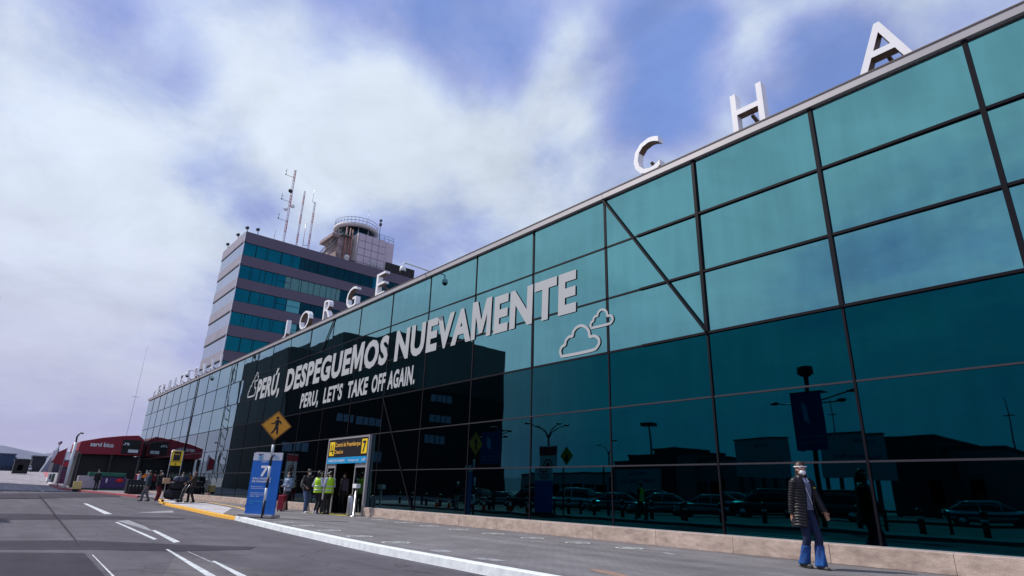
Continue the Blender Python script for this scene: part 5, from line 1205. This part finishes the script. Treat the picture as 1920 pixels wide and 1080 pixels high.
    for sd in (-1, 1):
        a = J['an', sd]; kn = J['kn', sd]
        mb.cap_(S(J['hp', sd]), S(kn), .098*k, (.068)*k)
        low_ = a+(kn-a)*.02
        mb.loft([[S(p+Vector((r*math.cos(q), r*math.sin(q)*1.15, 0))) for q in [2*math.pi*i/16 for i in range(16)]] for p, r in ((kn+Vector((0, 0, .03)), .066), (kn+(a-kn)*.4, .064+flare*.3), (kn+(a-kn)*.8, .058+flare*.8), (a+Vector((0, 0, -.035)), .060+flare))])
    mb.build('trousers', legm, t, remesh=vox)
    for sd in (-1, 1):
        a = J['an', sd]; sm = MB(); sm.cap_(S(a+Vector((0, -.035, -.035))), S(a+Vector((0, .10, -.050))), .044*k, .036*k); sm.ell(S(a+Vector((0, .13, -.055))), S((.042, .06, .028))); sm.cap_(S(a+Vector((0, -.02, 0))), S(a+Vector((0, -.02, .02))), .045*k, .045*k)
        sh = sm.build('shoe', shoem, t, remesh=vox*.7)
        MB().prism([S(a+Vector((px_*.046, py_, -.085))) for px_, py_ in ((-.8, -.07), (.8, -.07), (1, .0), (1, .13), (.5, .19), (-.5, .19), (-1, .13), (-1, 0))], (0, 0, .016*k)).build('sole', m_sole if shoem is m_sole else m_shoe, sh)
    # top
    if top:
        g = {'jacket': .034, 'shirt': .020, 'tee': .016}[top]; mb = MB()
        hem = .86 if top == 'jacket' else .93
        mb.loft([[S((w_*b*math.cos(q), ly(zz)+dd*math.sin(q), zz)) for q in [2*math.pi*i/20 for i in range(20)]] for zz, w_, dd in ((hem, .165+g, .12+g), (1.0, .155+g, .112+g), (1.12, .145+g, .105+g), (1.28, .165+g, .118+g), (1.38, .165+g*.8, .10+g), (1.44, .11, .075), (1.475, .066, .062))])
        for sd in ((-1, 1) if sleeves else ()):
            sl = 1 if top != 'tee' else .45
            mb.ell(S(J['sh', sd]), S((.062+g*.5,)*3)); e = J['sh', sd]+(J['el', sd]-J['sh', sd])*(1 if sl == 1 else .6)
            mb.cap_(S(J['sh', sd]), S(e), (.050+g*.8)*k, (.042+g*.6)*k)
            if sl == 1: mb.cap_(S(J['el', sd]), S(J['el', sd]+(J['wr', sd]-J['el', sd])*.93), (.041+g*.6)*k, (.031+g*.4)*k)
        mb.build(top if top != 'tee' else 'shirt', topm, t, remesh=vox)
    if vest:
        mb = MB(); mb.loft([[S((w_*b*math.cos(q), ly(zz)+dd*math.sin(q), zz)) for q in [2*math.pi*i/20 for i in range(20)]] for zz, w_, dd in ((.84, .205, .165), (1.0, .195, .155), (1.12, .185, .148), (1.28, .198, .158), (1.37, .190, .140), (1.43, .135, .10), (1.465, .085, .078))])
        for sd in (-1, 1): mb.cap_(S(J['sh', sd]+Vector((-sd*.02, 0, -.03))), S(J['sh', sd]+Vector((-sd*.03, 0, .035))), .062*k, .05*k)
        v = mb.build('vest', m_vest, t, remesh=vox)
        for zz, w_, dd in ((.93, .204, .164), (1.08, .194, .156)):
            MB().loft([[S((w_*b*math.cos(q), ly(zz)+dd*math.sin(q), zz+dz)) for q in [2*math.pi*i/24 for i in range(24)]] for dz in (0, .05)]).build('reflective_strip', m_stripe, v)
    # hair
    mb = MB(); mb.ell(S(hp_(0, -.018, .050)), S((.088, .100, .100)), 18, 12, RT)
    if hair == 'long':
        mb.cap_(S(hp_(0, -.075, .03)), S(hp_(0, -.085, -.12)), .062*k, .050*k); mb.cap_(S(hp_(0, -.085, -.10)), S(hp_(.02, -.10, -.24)), .045*k, .022*k)
        for sd in (-1, 1): mb.cap_(S(hp_(sd*.062, -.02, .05)), S(hp_(sd*.070, -.03, -.10)), .026*k, .018*k)
    mb.build('hair', hairm, t, remesh=vox*.8)
    if mask:
        mb = MB(); mb.ell(S(hp_(0, .064, -.048)), S((.054, .046, .048)), 16, 10, RT); mb.cap_(S(hp_(0, .100, -.012)), S(hp_(0, .100, -.070)), .012*k, .014*k); ms = mb.build('face_mask', m_mask, t, remesh=vox*.6)
        for sd in (-1, 1): MB().tube([S(hp_(sd*.045, .07, -.03)), S(hp_(sd*.080, .0, .005))], .0025*k, 5).build('ear_loop', m_mask, ms)
    if cap: 
        c = MB().ell(S(hp_(0, -.01, .055)), S((.088, .105, .078)), 16, 8, RT).build('cap', cap, t); MB().obox(S(hp_(0, .115, .055)), RT @ S((.065, 0, 0)), RT @ S((0, .05, -.012)), S((0, 0, .005))).build('cap_peak', cap, c)
    if shield:
        mb = MB(); R1 = [hp_(math.sin(q)*.092, math.cos(q)*.120-.005, .046) for q in [(-2.2+4.4*i/18) for i in range(19)]]
        rings = [[S(p+Vector((0, 0, -.008))), S(p+Vector((0, 0, .008))), S(p*1+Vector((0, 0, .008))+(p-hd).normalized()*.012), S(p+Vector((0, 0, -.008))+(p-hd).normalized()*.012)] for p in R1]
        mb.loft(rings, smooth=False); sb = mb.build('shield_headband', m_wpaint, t)
        mv = bpy.data.materials.get('visor_clear')
        if not mv:
            mv = bpy.data.materials.new('visor_clear'); mv.use_nodes = True; nt_ = mv.node_tree; P_ = nt_.nodes['Principled BSDF']; P_.inputs['Roughness'].default_value = .05
            tr = nt_.nodes.new('ShaderNodeBsdfTransparent'); mx = nt_.nodes.new('ShaderNodeMixShader'); mx.inputs[0].default_value = .025; out = nt_.nodes['Material Output']
            nt_.links.new(tr.outputs[0], mx.inputs[1]); nt_.links.new(P_.outputs[0], mx.inputs[2]); nt_.links.new(mx.outputs[0], out.inputs['Surface'])
        mb = MB(); q_ = [(-1.2+2.4*i/14) for i in range(15)]
        mb.add([S(hp_(math.sin(q)*.102, math.cos(q)*.132-.005, .05)) for q in q_]+[S(hp_(math.sin(q)*.098, math.cos(q)*.130, -.11)) for q in q_], [(i, i+1, 16+i, 15+i) for i in range(14)], True); mb.build('clear_visor', mv, sb)
    if extra: extra(t, J, S, ly, hp_)
    return t, J, k

# the walking woman -------------------------------------------------
m_puff = mat('puffer_black', (.009, .008, .012), .42, spec=.35, bump=.15, bscale=25); m_blouse = mat('blouse_grey_blue', (.17, .19, .28), .75, vscale=14, col2=(.11, .12, .19), bump=.4, bscale=9)
m_navy = mat('jeans_navy', (.004, .010, .034), .85, vscale=10, col2=(.008, .020, .07), bump=.5, bscale=14); m_bright = mat('cover_blue', (.010, .10, .36), .8, vscale=6, col2=(.012, .02, .10), bump=.5, bscale=9)
m_olive = mat('shoe_olive', (.09, .085, .07), .7)
def woman_extra(t, J, S, ly, hp_):
    # open quilted coat with a real front gap
    def prof(z):
        P = [(.66, .245, .205), (.80, .228, .182), (.92, .210, .165), (1.05, .198, .152), (1.2, .205, .155), (1.33, .212, .150), (1.385, .212, .132), (1.42, .190, .118), (1.455, .125, .10), (1.485, .088, .088), (1.53, .088, .090)]
        for (a, b, c), (d, e, f) in zip(P, P[1:]):
            if z <= d: u = (z-a)/(d-a); return b+(e-b)*u, c+(f-c)*u
        return P[-1][1:]
    rings = []; n = 44; z = .66
    while z <= 1.53:
        w_, d_ = prof(z); ph = abs(math.sin(math.pi*(z-.66)/.047)); bul = .012*ph**.6
        gap = 26+14*max(0, min(1, (1.05-z)/.3)) + (8 if z > 1.44 else 0)
        a0, a1 = R_(90+gap*1.15), R_(450-gap*.75); o = []; i_ = []
        for k in range(n+1):
            a = a0+(a1-a0)*k/n; r = 1; wob = .004*math.sin(9*a+z*40)
            o.append(S(((w_+bul+wob)*math.cos(a), ly(z)+(d_+bul+wob)*math.sin(a), z+.006*math.sin(5*a)))); i_.append(S(((w_-.014)*math.cos(a), ly(z)+(d_-.014)*math.sin(a), z)))
        rings.append(o+list(reversed(i_))); z += .0078
    MB().loft(rings).build('puffer_coat', m_puff, t)
    for sd in (-1, 1):
        sh, el, wr = J['sh', sd]+Vector((sd*.002, 0, .002)), J['el', sd], J['wr', sd]; pts = []; rad = []; tot = (el-sh).length+(wr-el).length; s = 0
        N_ = 84
        for i in range(N_):
            u = i/(N_-1); q = 1-u; p = sh*q*q*1.0+el*2*u*q*1.0+wr*u*u if False else (sh+(el-sh)*min(1, u/.52) if u < .52 else el+(wr-el)*((u-.52)/.48))
            pts.append(S(p)); base = .078-.030*u; rad.append((base+.008*abs(math.sin(math.pi*u*tot/.042))**.6)*(1 if i else .9))
        MB().ell(S(sh+Vector((-sd*.02, 0, -.01))), S((.088, .082, .085)), 18, 12).build('coat_shoulder', m_puff, t)
        # soften the elbow
        for _ in range(6): pts = [pts[0]]+[(pts[i-1]+pts[i]*2+pts[i+1])/4 for i in range(1, N_-1)]+[pts[-1]]
        MB().tube(pts, rad, 20).build('coat_sleeve', m_puff, t)
    MB().tube([S((.0+.03, ly(z_)+.150, z_)) for z_ in (1.36, 1.36)], .004, 5) if False else None
    MB().box(-.135, -.10, .165, .172, 1.26, 1.275).build('chest_emblem', m_sy, t)
    mb = MB(); mb.tube([S((.09, ly(1.40)+.10, 1.42)), S((.06, ly(1.3)+.148, 1.28)), S((-.02, ly(1.1)+.146, 1.10)), S((-.05, .150, 1.02))], .006, 6); mb.build('bag_strap', m_mask, t)
    mb = MB()                                                # collar of the blouse
    for sd in (-1, 1): mb.prism([S((sd*.012, ly(1.4)+.118, 1.375)), S((sd*.075, ly(1.4)+.10, 1.40)), S((sd*.06, ly(1.45)+.065, 1.475)), S((sd*.01, ly(1.45)+.09, 1.445))], S((0, .006, 0)))
    mb.build('collar', m_lilac, t)
    for sd in (-1, 1):                                       # wide bright blue lower legs
        a, kn = J['an', sd], J['kn', sd]; rings = []
        for i in range(16):
            u = i/15; p = kn+(a-kn)*(.30+.70*u); r = .067+.020*u
            rings.append([S(p+Vector(((r+.006*math.sin(5*q+sd+3*u))*math.cos(q), (r*1.2+.008*math.sin(4*q+u*4))*math.sin(q)+.02*u, -.035*u))) for q in [2*math.pi*j/28 for j in range(28)]])
        MB().loft(rings).build('blue_overtrouser', m_bright, t)
gw = gp(1522, 1066, 0.0)
person('woman in an open black puffer coat, face shield and white mask, striding beside the plinth', gw.x, gw.y, .93, -.36, 1.66, arms=((-.22, .30, .76), (.22, -.10, .73)), feet=((-.045, .15), (.045, -.12, .015)), sleeves=False,
       top='shirt', topm=m_blouse, legm=m_navy, shoem=m_olive, hair='long', hairm=m_hairb, shield=True, vox=.0085, lean=.03, turn=-.35, extra=woman_extra, build=.92)

# group at the door
bm_ = mat('jacket_charcoal', (.022, .022, .025), .8, bump=.3, bscale=12)
def pxy(px, Y): return pX_at(px, Y)
def pX_at(px, Y):
    lo = None; best = None
    for i in range(4000):
        X = -5-i*.02; q = pj((X, Y, .9))[0]
        if best is None or abs(q-px) < best[0]: best = (abs(q-px), X)
    return best[1]
x = pX_at(576, 11.0)
man, Jm, km = person('man in charcoal jacket, dark cap and blue jeans with a backpack, facing the door staff', x, 11.0, .9, .1, 1.76, arms=((-.22, .22, 1.02), (.20, .24, 1.00)), feet=((-.10, -.14), (.10, .18)), topm=bm_, legm=m_jeans, shoem=m_sole, cap=m_blk, group='people at the entrance door')
t = thing('backpack', 'grey backpack on the back of the man in blue jeans', 'backpack', (x-.25, 11.0, 1.0))
mb = MB(); mb.ell((x-.30, 10.97, 1.20), (.13, .17, .26)); mb.ell((x-.40, 10.96, 1.12), (.07, .13, .15)); mb.build('bag', mat('pack_grey', (.09, .09, .10), .8, bump=.4, bscale=10), t, remesh=.02)
MB().tube([(x-.2, 10.85, 1.42), (x+.05, 10.82, 1.45), (x+.12, 10.84, 1.2)], .02, 6).build('strap', m_blk, t)
x = pX_at(594, 10.95)
person('woman in a lime safety vest and black trousers with her back turned', x, 11.0, -.3, .95, 1.68, arms=((-.22, .10, .95), (.2, .22, 1.1)), feet=((-.08, .02), (.09, -.02)), topm=m_lilac, top='shirt', hair='long', vest=True, shield=True, shoem=m_sole, group='people at the entrance door')
x = pX_at(617, 11.35)
person('worker in a lime safety vest and white cap standing at the left door jamb', x, 11.35, -.95, -.1, 1.68, arms=((-.18, .26, 1.08), (.18, .27, 1.08)), feet=((-.09, 0), (.09, .03)), topm=m_lilac, top='shirt', vest=True, cap=m_wpaint, group='people at the entrance door')
x = pX_at(645, 12.7)
person('staff member in a dark mauve shirt with a badge standing inside the open doorway', x, 12.7, .35, -.95, 1.70, topm=mat('shirt_mauve', (.09, .075, .10), .8), top='shirt', skin=m_skin2, group='people at the entrance door')
x = pX_at(673, 11.55)
person('worker in a lime safety vest close to the right door leaf, behind the steel bin', x, 12.6, .2, .95, 1.68, top='shirt', topm=m_lilac, vest=True, group='people at the entrance door')
x = pX_at(539, 11.3)
person('traveller in a pale blue patterned jacket looking down, behind the red suitcase', x, 11.3, .5, -.85, 1.66, arms=((-.16, .24, 1.05), (.14, .26, 1.08)), topm=mat('jacket_pale_blue', (.42, .52, .66), .8, vscale=5, col2=(.05, .10, .22), bump=.3, bscale=10), legm=m_blk, shield=False, group='people at the entrance door', turn=.1)
def suitcase(X, Y, label, mt, h=.62, w_=.42, d_=.26, rz=0.0, handle=True, group=None):
    t = lthing('suitcase', label, 'suitcase', (X, Y, 0), rz, group)
    MB().box(-w_/2, w_/2, -d_/2, d_/2, .06, .06+h).build('shell', mt, t, bevel=.035)
    mb = MB()
    for k in range(7): xx = -w_/2+.06+k*(w_-.12)/6; mb.box(xx-.008, xx+.008, -d_/2-.006, -d_/2+.002, .12, h)
    mb.build('ribs', mt, t)
    for sx in (-1, 1):
        for sy in (-1, 1): MB().lathe((sx*(w_/2-.05), sy*(d_/2-.05), 0), [(.012, 0), (.03, .01), (.03, .05), (.012, .06)], 10).build('wheel', m_blackm, t)
    if handle: MB().tube([(-.09, .06, .06+h), (-.09, .06, .98), (.09, .06, .98), (.09, .06, .06+h)], .011, 6).build('handle', m_steel, t)
    return t
x = pX_at(532, 10.6); suitcase(x, 10.6, 'upright dark red suitcase with raised handle on the pavement', mat('case_red', (.30, .012, .035), .35, coat=.3), rz=R_(-40))
x = pX_at(606, 11.5); suitcase(x, 11.6, 'small dark suitcase standing between the vested woman and the door', mat('case_dark', (.05, .05, .06), .4), h=.5, w_=.36, rz=R_(-30))
x = pX_at(525, 10.4)
t = thing('plastic_bag', 'small white bag on the ground left of the red suitcase', 'bag', (x, 10.6, 0)); MB().ell((x, 10.6, .10), (.10, .08, .10), 10, 8).build('bag_body', m_wpaint, t); MB().tube([(x-.04, 10.6, .18), (x-.02, 10.6, .26), (x+.03, 10.6, .26), (x+.04, 10.6, .18)], .008, 5).build('bag_handle', m_wpaint, t)

# luggage trolley with travellers at the ramp
def trolley(X, Y, rz):
    t = lthing('luggage_trolley', 'steel luggage trolley loaded with black bags at the yellow ramp', 'trolley', (X, Y, 0), rz)
    mb = MB()
    mb.tube([(-.30, -.45, .14), (.30, -.45, .14), (.22, .55, .12), (-.22, .55, .12), (-.30, -.45, .14)], .016, 6)
    for xx in (-.15, 0, .15): mb.tube([(xx, -.45, .14), (xx*.8, .55, .12)], .012, 6)
    for sx in (-1, 1): mb.tube([(sx*.28, -.45, .14), (sx*.28, -.55, .7), (sx*.28, -.72, 1.02)], .018, 6)
    mb.tube([(-.28, -.52, .45), (.28, -.52, .45)], .012, 6); mb.tube([(-.28, -.55, .7), (.28, -.55, .7)], .012, 6); mb.build('frame', m_steel, t)
    MB().tube([(-.28, -.72, 1.02), (.28, -.72, 1.02)], .022, 8).build('handle_bar', m_blackm, t)
    for xx, yy, r in ((-.26, -.42, .075), (.26, -.42, .075), (0, .5, .07)):
        MB().loft([[Vector((xx+dx, yy+r*math.cos(q), r+r*math.sin(q))) for q in [2*math.pi*i/14 for i in range(14)]] for dx in (-.022, .022)]).build('wheel', m_tyre, t)
    return t
X0_, Y0_ = -40.5, 8.95
trolley(X0_, Y0_, R_(150))
mbag = mat('bag_black', (.012, .013, .02), .6, bump=.5, bscale=7); mbag2 = mat('bag_navy_grey', (.07, .075, .13), .7, bump=.4, bscale=8)
def softbag(name, label, c, hx_, hy_, hz_, ang, m_, top=True):
    t = thing(name, label, 'bag', (c[0], c[1], c[2]-hz_)); u = Vector((math.cos(ang), math.sin(ang), .04)).normalized(); v = Vector((-u.y, u.x, 0)).normalized(); w_ = u.cross(v)
    rings = []
    for i in range(13):
        s_ = -1+2*i/12; q = (1-abs(s_)**5)**.5 if abs(s_) < 1 else .0; q = max(q, .55); r = []
        for k in range(24):
            a = 2*math.pi*k/24; ca, sa = math.cos(a), math.sin(a)
            wr = 1+.03*math.sin(5*a+3*s_)+.02*math.sin(11*s_+a)
            r.append(Vector(c)+u*s_*hx_+v*hy_*q*wr*math.copysign(abs(ca)**.55, ca)+w_*hz_*q*wr*math.copysign(abs(sa)**.55, sa))
        rings.append(r)
    MB().loft(rings).build('bag_body', m_, t)
    p = Vector(c)+w_*hz_*.97
    MB().tube([p-u*hx_*.35+v*hy_*.3, p-u*hx_*.2+w_*.10+v*hy_*.2, p+u*hx_*.2+w_*.10+v*hy_*.2, p+u*hx_*.35+v*hy_*.3], .014, 6).build('bag_handle', m_blk, t)
    for s_ in (-.45, .45): MB().loft([[Vector(c)+u*(s_*hx_+d_)+v*hy_*1.02*math.copysign(abs(math.cos(a))**.55, math.cos(a))+w_*hz_*1.02*math.copysign(abs(math.sin(a))**.55, math.sin(a)) for a in [2*math.pi*k/24 for k in range(24)]] for d_ in (-.025, .025)]).build('bag_strap', m_blk, t)
softbag('duffel_bag', 'big black duffel bag lying lowest on the trolley', (X0_, Y0_+.02, .44), .52, .30, .28, R_(112), mbag)
softbag('travel_bag', 'black travel bag in the middle of the trolley load', (X0_+.02, Y0_+.06, .93), .44, .26, .21, R_(105), mbag)
softbag('soft_bag', 'navy grey soft bag on top of the trolley load', (X0_+.04, Y0_+.16, 1.29), .30, .22, .16, R_(100), mbag2)
mbr = mat('jacket_brown', (.035, .025, .022), .8, bump=.3, bscale=10)
person('man in a dark brown jacket and face shield pushing the loaded trolley', X0_+.45, Y0_+.88, -.25, -.97, 1.74, z=0, arms=((-.22, .38, 1.05), (.22, .38, 1.05)), feet=((-.09, -.15), (.09, .15)), topm=mbr, legm=m_blk, shield=True, group='travellers by the trolley')
person('man in a lime and black top holding a tan parcel left of the trolley', X0_-.25, Y0_-.80, .7, .6, 1.70, arms=((-.16, .30, 1.12), (.16, .32, 1.14)), topm=m_blk, vest=False, legm=mat('trousers_red', (.16, .02, .03), .8), shoem=m_sole, group='travellers by the trolley')
t = thing('parcel', 'tan wrapped parcel held by the man left of the trolley', 'parcel', (X0_+.12, Y0_-.5, 1.05)); MB().box(X0_-.02, X0_+.26, Y0_-.72, Y0_-.36, 1.02, 1.32).build('box', mat('parcel_tan', (.48, .30, .18), .7), t, bevel=.03); MB().box(X0_+.10, X0_+.14, Y0_-.725, Y0_-.355, 1.015, 1.325).build('tape', m_lilac, t)
person('man in grey trousers and dark top, leftmost by the trolley', X0_-1.6, Y0_-1.1, -.2, -.9, 1.70, feet=((-.09, -.18), (.09, .2)), topm=mat('top_teal_black', (.02, .04, .06), .8), legm=mat('trousers_grey', (.12, .12, .14), .8), group='travellers by the trolley')
person('crouching-shouldered traveller in black standing behind the trolley bags', X0_-.9, Y0_+.6, .6, -.6, 1.66, topm=m_blk, legm=m_blk, hair='long', group='travellers by the trolley', lean=.12)
# small figures in front of the pavilion
for i, (X, Y, a, lab, m1) in enumerate(((-63.5, 7.9, .3, 'distant person in black left of the purple saloon', m_blk), (-62.8, 10.9, 1.2, 'distant person in pale blue right of the purple saloon', m_lilac), (-60.8, 11.3, 2.0, 'distant person in grey beside the dark counter', bm_), (-66.8, 11.5, 2.6, 'distant person in dark red close to the glass at the far end', m_red2))):
    person(lab, X, Y, math.cos(a), math.sin(a), 1.68, z=zr(X), topm=m1, vox=.02, group='distant people before the pavilion')
# mirrored passers-by on the island
person('person in a lime vest walking on the island, mirrored in glass', -19.8, -1.8, -.9, .1, 1.72, feet=((-.1, -.22), (.1, .22)), vest=True, legm=m_blk, group='people on the island')
person('person in a white cap and black top on the island, mirrored', -34.9, -1.0, .4, .9, 1.74, topm=m_blk, legm=mat('trousers_pale', (.25, .25, .27), .8), cap=m_wpaint, group='people on the island')
person('person in blue jeans on the island, mirrored beside the cones', -26.8, -1.3, .9, .3, 1.70, topm=m_blk, legm=m_jeans, group='people on the island')
